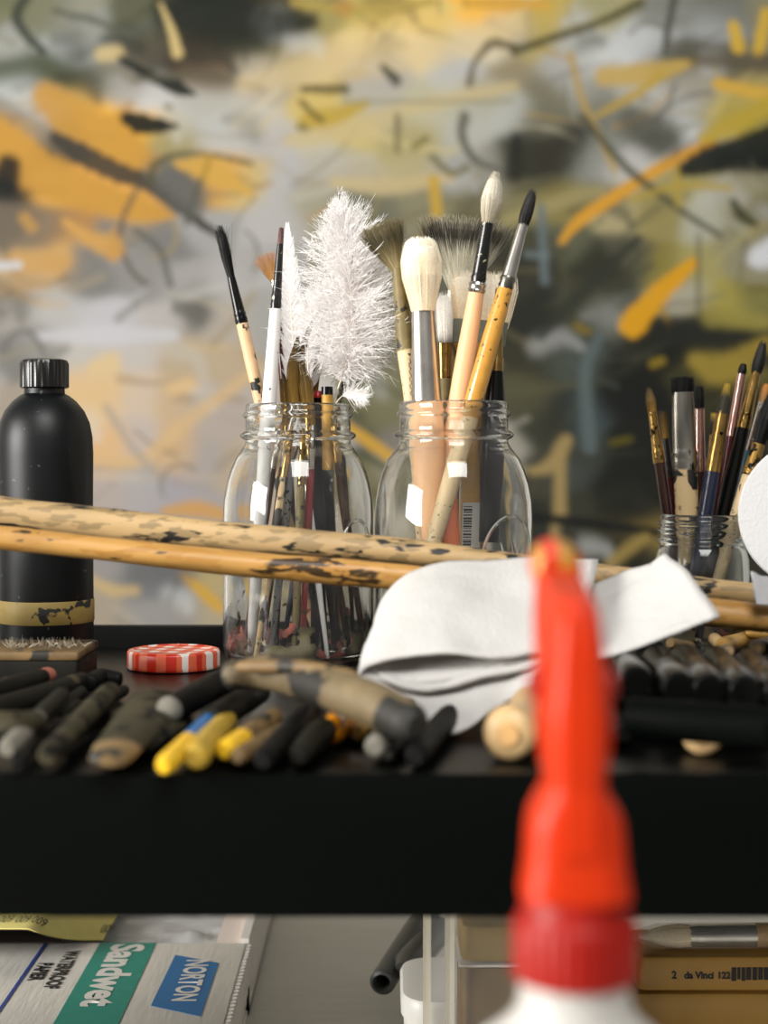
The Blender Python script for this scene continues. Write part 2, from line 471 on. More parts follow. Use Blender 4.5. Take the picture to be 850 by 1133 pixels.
def brush(name, label, cat, T, E, d0, d1, segs, group=None, wide=(1, 0, 0)):
    """T, E = pixel of the bristle tip and of the handle end, at depths d0 and d1.
    segs: list of dicts with kind, y (pixel rows from, to), w (pixel widths from, to), m, extras."""
    def p(y):
        s = (y - T[1]) / (E[1] - T[1]); s_ = s
        return at(T[0] + (E[0] - T[0]) * s, y, d0 + (d1 - d0) * s_)
    root = thing(name, label, cat, p(E[1]), group)
    dm = (d0 + d1) / 2
    for sg in segs:
        y0, y1 = sg['y']; ws = [px2m(x, dm) / 2 for x in sg['w']]
        k = sg['k']
        fl = sg.get('flat', 1.0)
        if k == 'bristles':
            mb = hairs(p(y1), p(y0), ws[-1], ws[0], sg.get('n', 200), wide, fl, sg.get('flat_tip'), sg.get('hr', .00022), sg.get('jit', .05),
                       [(1 - i / (len(ws) - 1), x) for i, x in enumerate(ws)][::-1] if len(ws) > 2 else None, ragged=sg.get('rag', .06), wild=sg.get('wild', 0), core=sg.get('core', True))
            ob = mb.build('bristles', sg['m'], root)
        else:
            n = max(len(ws), 2)
            pts = [p(y0 + (y1 - y0) * i / (n - 1)) for i in range(n)]
            if k == 'ferrule' and sg.get('rib', True):      # two crimped rings near the handle end
                pts, rr = [], []
                for i in range(25):
                    t = i / 24; pts.append(p(y0 + (y1 - y0) * t))
                    r = interp([j / (n - 1) for j in range(n)], ws, t)
                    for c in (.80, .90):
                        r *= 1 + .10 * math.exp(-((t - c) / .022) ** 2)
                    rr.append(r)
                ws = rr
            elif k == 'handle':
                pts, rr = [], []
                for i in range(13):
                    t = i / 12; pts.append(p(y0 + (y1 - y0) * t)); rr.append(interp([j / (n - 1) for j in range(n)], ws, t))
                rr[-1] *= .55
                ws = rr
            mb = MB().tube(pts, ws, 18, wide=wide, flat=fl)
            ob = mb.build({'ferrule': 'ferrule', 'handle': 'handle', 'band': 'band', 'tip': 'tip'}[k], sg['m'], root)
        if 'label' in sg: ob['label'] = sg['label']
    return root, p

# ================================================================= setting
def box_struct(name, lo, hi, m):
    return struct(MB().box(lo, hi).build(name, m, smooth=False))
WALL_Y = 2.26
box_struct('floor', (-2.6, -2.4, -.05), (2.6, WALL_Y + .1, 0), M['floor'])
box_struct('wall_back', (-2.6, WALL_Y, 0), (2.6, WALL_Y + .1, 2.9), M['wall'])
# left wall with a tall studio window opening
wl = MB()
wl.box((-2.7, -2.4, 0), (-2.6, WALL_Y, .55)); wl.box((-2.7, -2.4, 2.6), (-2.6, WALL_Y, 2.9))
wl.box((-2.7, -2.4, .55), (-2.6, -1.7, 2.6)); wl.box((-2.7, 1.5, .55), (-2.6, WALL_Y, 2.6))
struct(wl.build('wall_left', M['wall'], smooth=False))
wf = MB()
for y in (-1.7, -.92, -.1, .7, 1.46): wf.box((-2.68, y, .55), (-2.62, y + .04, 2.6))
for z in (.55, 1.55, 2.56): wf.box((-2.675, -1.7, z), (-2.625, 1.5, z + .04))
struct(wf.build('window_1', M['card_white'], smooth=False))

# ================================================================ painting
def painting():
    D = 2.2
    X0, X1, Y0, Y1, ST = -150, 1000, -130, 860, 3
    xs = np.arange(X0, X1 + 1, ST, dtype=float); ys = np.arange(Y0, Y1 + 1, ST, dtype=float)
    GX, GY = np.meshgrid(xs, ys)
    ctrl = """10 20 110 110 85;60 20 120 118 95;90 30 140 140 130;150 20 95 95 75;230 20 30 35 25;270 30 35 38 28;310 20 70 65 40;350 10 150 140 90;400 15 180 160 95;470 20 200 175 110;540 10 215 170 80;600 15 175 155 90;680 10 150 145 110;740 15 125 125 115;800 15 110 110 100;845 10 130 125 100
10 45 150 150 140;75 55 150 152 145;110 60 130 130 120;160 55 85 80 65;220 60 60 52 40;280 45 70 70 50;330 70 150 138 100;400 50 200 180 130;460 50 208 188 142;530 40 205 188 145;590 45 165 150 95;650 45 165 165 155;720 45 175 175 170;790 30 150 150 145;840 60 120 115 95
10 85 80 85 65;60 85 75 80 60;100 85 105 105 90;150 80 125 120 110;230 80 110 95 75;290 85 165 155 135;350 75 190 170 125;420 85 160 155 145;500 65 170 168 160;560 80 140 130 105;620 75 160 158 150;690 60 180 180 175;750 70 90 88 75;820 75 95 92 80
10 105 170 172 165;45 125 165 160 150;75 110 185 155 90;130 95 160 155 145;165 100 175 172 165;230 110 165 162 150;280 120 175 170 155;350 115 185 165 105;420 115 165 160 145;480 115 170 165 140;540 110 160 155 135;600 100 120 115 95;650 100 150 148 135;710 110 165 162 150;760 100 150 145 130;830 100 165 150 90
10 150 200 155 75;60 150 90 80 60;110 130 210 165 75;150 150 205 160 60;190 160 150 140 100;230 150 170 168 160;290 150 170 165 155;350 150 175 168 145;400 140 180 165 115;450 150 160 150 110;520 145 165 163 150;560 130 165 165 155;600 130 110 108 90;660 110 110 110 100;700 130 120 118 105;750 130 165 165 158;800 130 160 145 80;840 130 150 140 80
10 200 45 45 40;50 200 190 150 80;100 200 195 150 80;150 225 200 155 80;200 200 95 95 90;240 190 190 150 80;270 200 180 160 110;310 200 165 163 158;360 190 165 160 145;400 190 165 158 135;450 190 165 155 120;500 190 150 148 140;540 190 140 138 125;580 180 60 60 45;620 170 50 48 38;660 180 130 130 120;690 190 170 168 160;720 150 85 85 75;760 170 150 148 140;800 165 30 33 25;840 165 25 28 22;760 200 150 140 90;820 210 140 135 110
10 250 110 100 85;50 250 125 110 90;80 250 160 125 80;140 260 125 120 110;180 265 120 118 112;230 250 150 148 142;300 240 165 162 155;350 220 150 145 125;400 220 110 108 90;460 215 130 125 100;520 220 110 105 80;590 220 125 118 85;630 220 130 120 75;680 230 160 150 115;730 230 140 130 85;790 230 160 158 140;840 240 120 115 85
20 290 170 150 120;60 290 185 150 95;90 300 120 118 112;150 300 135 132 125;200 310 150 147 140;240 320 160 157 150;300 300 155 152 145;400 300 120 116 100;500 300 100 96 80;560 300 62 60 48;590 280 60 60 45;620 270 95 95 75;660 300 55 55 42;700 280 90 88 70;740 290 130 120 65;780 290 150 142 95;830 280 135 130 105
20 350 150 145 135;60 345 165 162 155;120 355 170 168 165;170 350 165 160 152;210 340 110 108 100;250 360 160 152 138;300 360 150 148 140;400 370 120 116 100;500 380 100 98 84;590 350 45 47 38;640 340 70 70 55;680 350 90 92 80;720 370 45 45 30;760 330 155 150 130;800 340 150 140 75;840 340 120 115 70
10 400 120 118 112;40 380 140 137 130;100 390 170 165 155;150 390 172 165 155;200 400 165 150 125;240 400 165 150 125;590 400 60 58 42;620 400 75 80 70;660 390 75 80 75;700 400 28 30 24;740 380 30 32 24;790 370 30 33 26;800 400 130 118 55;845 380 90 85 50
20 450 150 140 125;110 430 190 165 125;150 440 180 165 145;200 440 175 155 125;240 450 160 150 138;420 450 115 112 85;400 470 90 88 65;440 490 120 115 105;590 440 85 82 60;620 450 45 48 42;650 450 70 80 78;690 440 28 30 24;715 440 25 27 22;600 470 60 60 48;780 420 60 58 35;830 450 50 48 34
120 500 190 160 120;150 490 170 160 150;190 500 180 155 120;220 510 150 145 140;250 520 165 150 125;420 530 110 105 75;600 520 70 68 55;640 510 70 75 68;690 520 30 32 25;720 500 30 32 26;800 520 40 40 32
120 540 160 150 140;160 540 155 150 145;200 540 150 145 145;230 560 150 145 140;640 570 60 60 48;700 560 35 36 28;600 580 45 48 40;820 580 52 46 42
110 620 140 135 128;150 640 115 115 112;190 640 110 110 110;230 640 160 145 105;610 610 60 60 50;680 600 60 58 40;700 620 45 44 32;720 590 120 105 60;800 640 60 56 46
20 640 150 140 120;110 670 150 140 122;150 680 140 137 130;190 680 140 135 128;230 680 155 145 120;20 750 130 125 115;300 740 120 115 100;700 700 45 44 36;600 740 50 48 40;850 740 50 48 40
290 520 165 155 140;370 560 160 152 135;450 520 158 153 140;550 500 146 142 128;400 650 120 114 98;550 580 140 136 124;300 440 160 152 140;340 640 130 120 100"""
    cp = np.array([[float(v) for v in e.split()] for ln in ctrl.split('\n') for e in ln.split(';')])
    # wobble the sampling so that the soft fields get painterly borders
    wob = lambda s, a, o: a * (np.sin(GX / s + GY / (s * 1.7) + o) + np.sin(GY / (s * .8) - GX / (s * 2.3) + 2.1 * o)) * .5
    QX, QY = GX + wob(37, 9, 1) + wob(15, 4, 3), GY + wob(29, 8, 5) + wob(13, 4, 8)
    num = np.zeros(GX.shape + (3,)); den = np.zeros(GX.shape)
    for x, y, r, g, b in cp:
        d2 = (QX - x) ** 2 + ((QY - y) * 1.25) ** 2
        w = np.exp(-d2 / (2 * 15.0 ** 2)) + 2.0 / (d2 + 900.0) ** 1.4
        den += w
        num += w[..., None] * np.array(lin((r, g, b)))
    col = num / den[..., None]
    mean = col.mean(axis=(0, 1)); col = mean * (col / mean) ** 1.22
    rs = np.random.RandomState(3)
    def stroke(pts, wd, c, op=.9, soft=.48):
        nonlocal col
        if c[0] > 1.7 * c[2] and c[0] > 150: c = tuple(v * .91 for v in c)
        pts = [Vector((p[0], p[1], 0)) for p in pts]
        sp = spline(pts, max(6, 7 * (len(pts) - 1)))
        if not hasattr(wd, '__len__'): wd = [wd, wd]
        best = np.full(GX.shape, 9.0)
        n = len(sp)
        for k in range(n - 1):
            a, b = sp[k], sp[k + 1]
            dx, dy = b.x - a.x, b.y - a.y
            l2 = dx * dx + dy * dy + 1e-6
            t = np.clip(((GX - a.x) * dx + (GY - a.y) * dy) / l2, 0, 1)
            h = np.interp((k + t) / (n - 1), np.linspace(0, 1, len(wd)), wd) / 2
            dd = np.hypot(GX - a.x - t * dx, GY - a.y - t * dy) / np.maximum(h, .5)
            best = np.minimum(best, dd)
        best = best + .10 * np.sin(GX * .31 + GY * .17) * np.sin(GY * .23 - GX * .11)
        al = np.clip((1 + soft - best) / (2 * soft), 0, 1); al = al * al * (3 - 2 * al) * op
        col = col * (1 - al[..., None]) + np.array(lin(c)) * al[..., None]
    # faint dry strokes over everything, then the marks one can make out
    for _ in range(420):
        x, y = rs.uniform(X0, X1), rs.uniform(Y0, Y1)
        i = int(np.clip((y - Y0) / ST, 0, GY.shape[0] - 1)); j = int(np.clip((x - X0) / ST, 0, GX.shape[1] - 1))
        b = col[i, j] * rs.uniform(.45, 1.5) * np.array(rs.choice(3) == 0 and (1.12, 1.0, .72) or (1, 1, 1))
        a = rs.uniform(-.9, .5); l = rs.uniform(15, 55)
        c = np.clip(b, 0, .8)
        srgb = tuple(255 * (1.055 * v ** (1 / 2.4) - .055) for v in np.maximum(c, .004))
        stroke([(x, y), (x + l * math.cos(a), y + l * math.sin(a) + rs.uniform(-8, 8)), (x + 1.8 * l * math.cos(a), y + 1.8 * l * math.sin(a))], [rs.uniform(2, 12), rs.uniform(2, 9)], srgb, .5, .6)
    S = stroke
    for _ in range(90):          # soft sprayed clouds, pale and dark
        x, y = rs.uniform(X0, X1), rs.uniform(Y0, 700)
        i = int(np.clip((y - Y0) / ST, 0, GY.shape[0] - 1)); j = int(np.clip((x - X0) / ST, 0, GX.shape[1] - 1))
        lum = col[i, j].mean()
        pale = rs.rand() < (.62 if lum > .16 else .25)
        c = (np.array((196, 197, 194)) if pale else np.array((44, 45, 36))) * rs.uniform(.8, 1.05)
        a = rs.uniform(-.8, .6); l = rs.uniform(8, 34)
        stroke([(x, y), (x + l * math.cos(a), y + l * math.sin(a)), (x + 1.7 * l * math.cos(a + .4), y + 1.7 * l * math.sin(a + .4))], [rs.uniform(6, 26), rs.uniform(12, 34), rs.uniform(4, 16)], tuple(c), rs.uniform(.3, .6), .95)
    for _ in range(70):          # thin looping lines
        x, y = rs.uniform(X0, X1), rs.uniform(Y0, 800); a = rs.uniform(0, 6.28); k = rs.uniform(-.9, .9); l = rs.uniform(10, 26)
        p_ = [(x, y)]
        for _k in range(4):
            a += k; p_.append((p_[-1][0] + l * math.cos(a), p_[-1][1] + l * math.sin(a)))
        stroke(p_, [rs.uniform(3, 6), rs.uniform(2, 5)], [(70, 68, 54), (92, 88, 70), (168, 150, 96), (190, 150, 70)][rs.choice(4, p=[.4, .3, .15, .15])], rs.uniform(.35, .7), .7)
    K = (26, 31, 24); AM = (206, 154, 64)
    S([(30, -5), (18, 18), (30, 40), (48, 57)], [11, 12, 8], (45, 52, 40), .9)
    S([(60, 12), (110, 25), (150, 40)], 7, (84, 86, 74), .8)
    S([(185, 12), (250, 25), (345, 24)], [34, 56, 16], (28, 33, 24), .85, .6)
    S([(178, 5), (190, 35), (196, 58)], [4, 9, 13], (200, 178, 120), .95)
    S([(113, 60), (128, 58)], 17, (194, 174, 124), .9)
    S([(133, 65), (165, 83), (195, 96), (214, 104)], [7, 11, 17, 5], K, .97, .25)
    S([(150, 88), (215, 82), (250, 88), (290, 97)], 7, (88, 86, 68), .7)
    S([(50, 105), (85, 135), (130, 160), (170, 184)], [30, 52, 50, 14], AM, .9, .35)
    S([(-60, 90), (-10, 105), (30, 125)], [26, 24, 10], (172, 172, 168), .8)
    S([(-40, 120), (0, 155), (40, 188), (100, 215), (160, 232), (190, 238)], [50, 52, 48, 40, 24, 6], AM, .92, .3)
    S([(-80, 80), (0, 118), (50, 150), (90, 168)], [26, 20, 20, 18], (120, 112, 98), .6)
    S([(60, 152), (90, 170), (130, 190), (165, 203), (220, 245), (240, 258)], [14, 24, 22, 18, 11, 8], (56, 53, 46), .93, .25)
    S([(140, 130), (155, 136), (175, 138), (198, 139)], [16, 23, 17, 2], (20, 26, 20), .98, .2)
    S([(183, 117), (188, 118)], 7, (110, 104, 84), .7)
    S([(8, 183), (6, 200)], 26, (22, 24, 20), .95, .4)
    S([(175, 190), (205, 215), (215, 230)], [34, 40, 20], (98, 98, 93), .7, .5)
    S([(165, 200), (170, 182), (190, 171), (230, 170), (278, 180)], [8, 6, 5, 5], (78, 74, 44), .85)
    S([(195, 180), (232, 188), (278, 214)], [8, 30, 5], (218, 172, 78), .93)
    S([(232, 172), (224, 196)], 6, (170, 138, 50), .8)
    S([(152, 205), (135, 240), (132, 270), (145, 300), (160, 313)], 6, (84, 77, 68), .8)
    S([(222, 198), (212, 225), (205, 246)], 6, (80, 80, 70), .8)
    S([(150, 255), (175, 275), (187, 314)], 8, (92, 92, 86), .85)
    S([(70, 244), (95, 262), (122, 272)], [8, 17, 26], (212, 164, 88), .95)
    S([(124, 252), (124, 280)], [4, 16], (204, 154, 80), .9)
    S([(18, 288), (38, 290), (70, 287)], [26, 30, 16], (206, 162, 96), .9)
    S([(20, 310), (50, 312)], [20, 14], (190, 155, 105), .7, .6)
    S([(25, 240), (33, 250)], 14, (196, 152, 82), .8)
    S([(-20, 294), (18, 292)], 9, (192, 196, 202), .9)
    S([(40, 372), (110, 370), (190, 370)], [10, 22, 12], (188, 188, 192), .85, .6)
    S([(195, 338), (218, 346)], [16, 24], (94, 92, 86), .75, .6)
    S([(128, 352), (150, 335)], 9, (112, 110, 104), .6)
    S([(0, 388), (10, 371), (25, 365), (38, 375), (45, 390)], 6, (104, 100, 95), .85)
    S([(10, 420), (35, 405), (70, 385)], 10, (118, 116, 110), .6)
    S([(103, 406), (120, 400)], [18, 24], (206, 180, 132), .85)
    S([(190, 430), (208, 425)], 16, (208, 176, 126), .7, .6)
    S([(60, 500), (130, 512), (160, 505), (200, 470), (240, 440), (285, 408)], [12, 15, 16, 12], (198, 168, 122), .75)
    S([(115, 450), (140, 490), (165, 520)], 9, (150, 144, 136), .6)
    S([(180, 566), (215, 564), (250, 572)], [10, 20, 14], (210, 160, 88), .9)
    S([(199, 638), (220, 656), (240, 674)], [8, 14, 14], (212, 166, 58), .92)
    S([(90, 640), (120, 655), (146, 655)], [8, 14, 12], (188, 162, 112), .8)
    S([(150, 634), (195, 636)], 30, (92, 92, 92), .6, .7)
    S([(376, 10), (386, 10)], 13, (194, 96, 52), .8, .6)
    S([(325, 3), (390, 11), (480, 3)], 9, (188, 164, 80), .8)
    S([(515, 4), (560, 4), (605, 6)], [10, 17, 10], (224, 172, 66), .9)
    S([(270, 92), (370, 72), (470, 58), (570, 28)], [18, 40, 36, 24], (206, 186, 142), .6, .6)
    S([(336, 98), (382, 98)], [8, 12], (84, 78, 44), .85)
    S([(424, 74), (438, 88)], [7, 13], (62, 64, 50), .9)
    S([(338, 133), (360, 132), (404, 114)], [16, 25, 10], (196, 166, 62), .9)
    S([(333, 112), (350, 128), (356, 132)], 7, (96, 84, 36), .85)
    S([(332, 140), (338, 142)], 9, (104, 92, 40), .8)
    S([(320, 155), (400, 141), (450, 120), (568, 95)], [14, 24, 18, 12], (192, 174, 126), .7)
    S([(370, 200), (430, 205), (500, 195)], [12, 20, 12], (190, 172, 128), .8)
    S([(480, 198), (484, 237)], 12, (206, 168, 60), .92)
    S([(520, 92), (525, 70), (545, 48), (570, 52)], [9, 6, 12, 8], (92, 82, 58), .85)
    S([(514, 128), (512, 150), (525, 175), (552, 187)], [12, 10, 8, 5], (78, 78, 64), .85)
    S([(440, 128), (440, 166)], 7, (106, 100, 66), .8)
    S([(458, 162), (472, 152)], 8, (112, 104, 52), .8)
    S([(478, 172), (500, 191), (517, 184)], 8, (104, 98, 58), .8)
    S([(380, 112), (470, 112), (568, 112)], 5, (138, 136, 112), .6)
    S([(570, 56), (600, 46), (660, 26), (708, 3)], [12, 10, 9, 12], (76, 73, 42), .9)
    S([(747, -5), (740, 30), (735, 60)], [9, 8, 5], (68, 70, 60), .92)
    S([(812, 28), (818, 53)], [12, 15], (218, 180, 62), .95, .25)
    S([(848, 15), (840, 57)], [14, 14], (216, 178, 64), .95, .25)
    S([(670, 84), (720, 80), (774, 67)], [22, 26, 5], (204, 172, 88), .92)
    S([(660, 128), (700, 106), (732, 84)], [5, 11, 8], (196, 164, 58), .85)
    S([(770, 66), (860, 70)], [14, 22], (86, 78, 60), .8, .6)
    S([(622, 266), (645, 241), (690, 211), (740, 180), (790, 156)], [7, 14, 13, 14, 10], (226, 164, 46), .96, .25)
    S([(757, 187), (790, 175), (860, 152)], [16, 32, 32], (22, 27, 20), .97, .25)
    S([(795, 92), (850, 104), (900, 108)], [13, 15, 16], (222, 178, 70), .94)
    S([(860, 112), (810, 140), (778, 152)], [22, 24, 10], (194, 168, 58), .88)
    S([(632, 60), (645, 110), (662, 146), (682, 188)], 8, (188, 158, 84), .8)
    S([(645, 128), (690, 180), (720, 205), (760, 235), (800, 260)], [8, 10, 8, 6], (72, 72, 54), .85)
    S([(585, 160), (610, 175), (640, 150)], [40, 56, 30], (48, 47, 36), .7, .7)
    S([(700, 130), (730, 150), (745, 160)], [30, 46, 24], (80, 80, 70), .75, .6)
    S([(700, 220), (750, 205), (810, 207)], 7, (184, 158, 62), .8)
    S([(750, 185), (752, 225)], 7, (188, 160, 62), .75)
    S([(813, 222), (822, 236), (838, 247)], [8, 12, 7], (54, 54, 34), .9)
    S([(560, 243), (640, 216), (668, 209)], [12, 18, 8], (152, 142, 96), .8)
    S([(570, 190), (572, 150)], [22, 10], (30, 32, 26), .8)
    S([(702, 358), (730, 326), (768, 290)], [30, 24, 13], (226, 164, 24), .97, .22)
    S([(735, 340), (745, 362)], [8, 5], (170, 134, 40), .7)
    S([(600, 372), (650, 318), (708, 262)], [8, 16, 9], (44, 47, 38), .85)
    S([(775, 260), (776, 345)], 6, (84, 82, 62), .6)
    S([(735, 366), (790, 372), (870, 392)], [26, 34, 36], (28, 31, 25), .93)
    S([(772, 398), (800, 408), (850, 380)], [16, 34, 18], (146, 126, 50), .85)
    S([(790, 350), (845, 355)], [22, 18], (158, 146, 70), .7, .6)
    S([(842, 284), (860, 278)], [24, 34], (204, 207, 212), .93)
    S([(600, 228), (604, 310)], 10, (98, 110, 112), .8)
    S([(665, 372), (650, 410), (655, 495)], [12, 14, 16], (86, 98, 98), .8)
    S([(606, 282), (584, 280)], 9, (104, 116, 116), .7)
    S([(628, 488), (612, 514), (592, 522)], [16, 17, 10], (164, 142, 90), .93)
    S([(622, 505), (622, 574)], [14, 15], (164, 142, 90), .93)
    S([(617, 584), (616, 604)], [12, 10], (156, 136, 88), .85)
    S([(540, 570), (620, 576), (730, 590)], [7, 11, 11], (16, 18, 16), .96, .25)
    S([(678, 626), (700, 608), (718, 596)], [12, 16, 12], (156, 134, 72), .92)
    S([(380, 470), (410, 490), (450, 518)], [12, 14, 12], (210, 164, 62), .94, .25)
    S([(392, 500), (415, 510), (440, 528)], 8, (74, 80, 56), .85)
    S([(725, 402), (735, 398)], 9, (150, 126, 30), .7)
    S([(680, 490), (700, 486)], 8, (104, 94, 24), .6)
    S([(640, 360), (652, 366)], 9, (128, 108, 34), .7)
    S([(275, 590), (300, 560)], 20, (196, 160, 120), .6)
    ny, nx = GX.shape
    mb = MB()
    z_of = lambda py: Z0 + CH - (py - 500) * D / F
    x_of = lambda px: (px - 425) * D / F
    verts = []
    for i in range(ny):
        for j in range(nx):
            verts.append((x_of(xs[j]), WALL_Y - .035, z_of(ys[i])))
    faces = [(i * nx + j, (i + 1) * nx + j, (i + 1) * nx + j + 1, i * nx + j + 1) for i in range(ny - 1) for j in range(nx - 1)]
    root = thing('abstract_painting', 'large abstract canvas of grey, ochre and black strokes hung behind the jars', 'painting', (0, WALL_Y - .035, z_of(Y1)))
    off = root.location
    me = bpy.data.meshes.new('canvas')
    me.from_pydata([Vector(v) - off for v in verts], [], faces)
    ca = me.color_attributes.new('paint', 'FLOAT_COLOR', 'POINT')
    flat = np.ones((ny * nx, 4)); flat[:, :3] = np.clip(col.reshape(-1, 3) * .83, 0, .9)
    ca.data.foreach_set('color', flat.ravel())
    m, nt, b = newmat('painted canvas')
    N, L = nt.nodes, nt.links
    a = N.new('ShaderNodeAttribute'); a.attribute_name = 'paint'
    L.new(a.outputs['Color'], b.inputs['Base Color'])
    b.inputs['Roughness'].default_value = .7; b.inputs['Specular IOR Level'].default_value = .2
    me.materials.append(m)
    o = bpy.data.objects.new('canvas', me); C.objects.link(o); o.parent = root
    fr = MB()
    xa, xb, za, zb = x_of(X0), x_of(X1), z_of(Y1), z_of(Y0)
    t = .03
    for lo, hi in (((xa, WALL_Y - .034, za), (xb, WALL_Y - .001, za + t)), ((xa, WALL_Y - .034, zb - t), (xb, WALL_Y - .001, zb)),
                   ((xa, WALL_Y - .034, za), (xa + t, WALL_Y - .001, zb)), ((xb - t, WALL_Y - .034, za), (xb, WALL_Y - .001, zb))):
        fr.box(lo, hi)
    fr.build('stretcher_frame', M['stretcher'], root, smooth=False)
painting()

# ============================================================ table + tray
TZ = Z0 + CH - .307 * 1.3
root = thing('work_table', 'light grey work table under the black tray', 'table', (0, .85, 0))
MB().box((-.95, .12, TZ - .035), (.95, 1.62, TZ), bev=.004).build('tabletop', M['table'], root, sharp=30)
for sx in (-.88, .88):
    for y in (.2, 1.54):
        MB().box((sx - .03, y - .03, 0), (sx + .03, y + .03, TZ - .035), bev=.004).build('leg', M['table_leg'], root)

TF, TB, TW = .675, 1.118, .52          # tray front, back, half width
root = thing('tray_shelf', 'black metal tray shelf with a deep front lip and raised back edge', 'tray', (0, (TF + TB) / 2, TZ))
mb = MB(); mb.box((-TW, TF, Z0 - .006), (TW, TB, Z0), bev=.002); mb.build('tray_pan', M['black_metal'], root)
mb = MB(); mb.box((-TW, TF - .003, Z0 - .0605), (TW, TF + .001, Z0 + .0005), bev=.0012); mb.build('front_lip', M['black_side'], root)
mb = MB(); mb.box((-TW, TB - .001, Z0 - .03), (TW, TB + .004, Z0 + .0158), bev=.0015); mb.build('back_lip', M['black_metal'], root)
for sx in (-1, 1):
    for y in (TF + .03, TB - .03):
        MB().box((sx * TW - sx * .02 - .012, y - .012, TZ), (sx * TW - sx * .02 + .012, y + .012, Z0 - .006), bev=.002).build('leg', M['black_side'], root)
mb = MB(); mb.box((-TW, TF + .001, Z0 - .058), (TW, TF + .02, Z0 - .054), bev=.001); mb.build('bottom_flange', M['black_side'], root)

# ==================================================================== jars
def jar(label, base, R, H, r_neck, name='glass_jar', small=False, stain=True, seal=0, m=None):
    root = thing(name, label, 'jar', base)
    th = .0026 if not small else .002
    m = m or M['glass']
    k = H / .1674
    def outer():
        P = []
        P += [(R * .80, .0), (R * .93, .0008), (R * .985, .005 * k), (R, .012 * k)]
        if not small:
            P += [(R * 1.0, .05 * k), (R * .998, .092 * k), (R * .985, .106 * k), (R * .95, .1165 * k), (R * .90, .1245 * k), (R * .835, .132 * k),
                  (r_neck * 1.03, .1385 * k), (r_neck * .975, .1415 * k), (r_neck * .965, .1435 * k)]
            top = .1435 * k
        else:
            P += [(R, .06 * k), (R * 1.0, .10 * k), (R * .985, .113 * k), (R * .95, .121 * k), (r_neck * .99, .128 * k), (r_neck * .955, .130 * k)]
            top = .130 * k
        # collar bead and thread beads up to the rim
        def bead(zc, h, out):
            return [(r_neck * .965 + out * math.sin(PI * i / 8) ** .8, zc - h + 2 * h * i / 8) for i in range(9)]
        if not small:
            P += bead(.1469 * k, .0030 * k, .0036) + [(r_neck * .965, .1515 * k)] + bead(.1600 * k, .0022 * k, .0018) + [(r_neck * .965, .164 * k)]
        else:
            P += bead(.1355 * k, .0040 * k, .0022) + [(r_neck * .955, .1415 * k)] + bead(.1475 * k, .0034 * k, .0018) + [(r_neck * .955, .152 * k)] + bead(.1565 * k, .0028 * k, .0016) + [(r_neck * .955, .162 * k)]
        P += [(r_neck * .965, H - .002), (r_neck * .955, H - .0006), (r_neck * .93, H)]
        return P
    O = outer()
    top_in = r_neck * .965 - th
    I = [(top_in + .0004, H - .0008), (top_in, H - .003), (top_in, (.140 if not small else .128) * k)]
    body = [(r - th, z) for r, z in O if .012 * k <= z <= (.1385 if not small else .127) * k and r > r_neck * 1.0]
    I += body[::-1] + [(R - th - .001, .0075 * k), (R * .80, .0048), (R * .4, .0040), (.0001, .0040)]
    prof = [(.0001, .0012), (R * .4, .0012), (R * .7, .0010)] + O + I
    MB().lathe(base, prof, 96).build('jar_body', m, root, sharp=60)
    if stain:
        zz = [.0052, .010, .02, .03, .045]
        rr = [R * .86] + [R - th - .0006] * 4
        mb = MB(); mb.lathe(base, list(zip(rr, zz)), 64, cap=(False, False))
        # label keeps: stains on the inner wall
        ob = mb.build('paint_residue', M['residue'], root); ob['label'] = 'dried pink, black and olive paint smears inside the jar foot'
    if seal is not None and seal != 0:
        for a0, zc, rx, rz in seal:
            pts = []
            for i in range(49):
                a = 2 * PI * i / 48
                aa = a0 + rx / R * math.cos(a)
                pts.append(base + Vector((R * math.sin(aa), -R * math.cos(aa), zc + rz * math.sin(a))))
            mb = MB().tube(pts, .0011, 8, cap=False)
            for q in range(3):      # the leafy relief inside the oval
                pp = [base + Vector(((R + .0002) * math.sin(a0 + x / R), -(R + .0002) * math.cos(a0 + x / R), zc + z)) for x, z in
                      ([(-.011, -.012), (-.006, 0), (-.009, .010)], [(.0, -.014), (.002, 0), (-.001, .012)], [(.010, -.012), (.007, .001), (.011, .009)])[q]]
                mb.tube(spline(pp, 8), [.0006, .0009, .0012, .0014, .0014, .0012, .0009, .0005], 8)
            mb.build('embossed_seal', m, root)
    return root

def tz(px, d): return Vector(((px - 425) * d / F, d, Z0 + .0005))
JL, JR, JS = tz(330, 1.035), tz(502, .986), tz(777.5, 1.085)
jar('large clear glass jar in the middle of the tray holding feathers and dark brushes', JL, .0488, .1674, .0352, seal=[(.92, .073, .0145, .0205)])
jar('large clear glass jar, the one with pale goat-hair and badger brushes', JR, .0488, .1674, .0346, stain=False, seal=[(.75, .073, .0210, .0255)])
jar('small clear glass jar at the right behind the sticks, packed with paint-stained brushes', JS, .0318, .0945, .0292, small=True, stain=True, m=M['glass_small'])

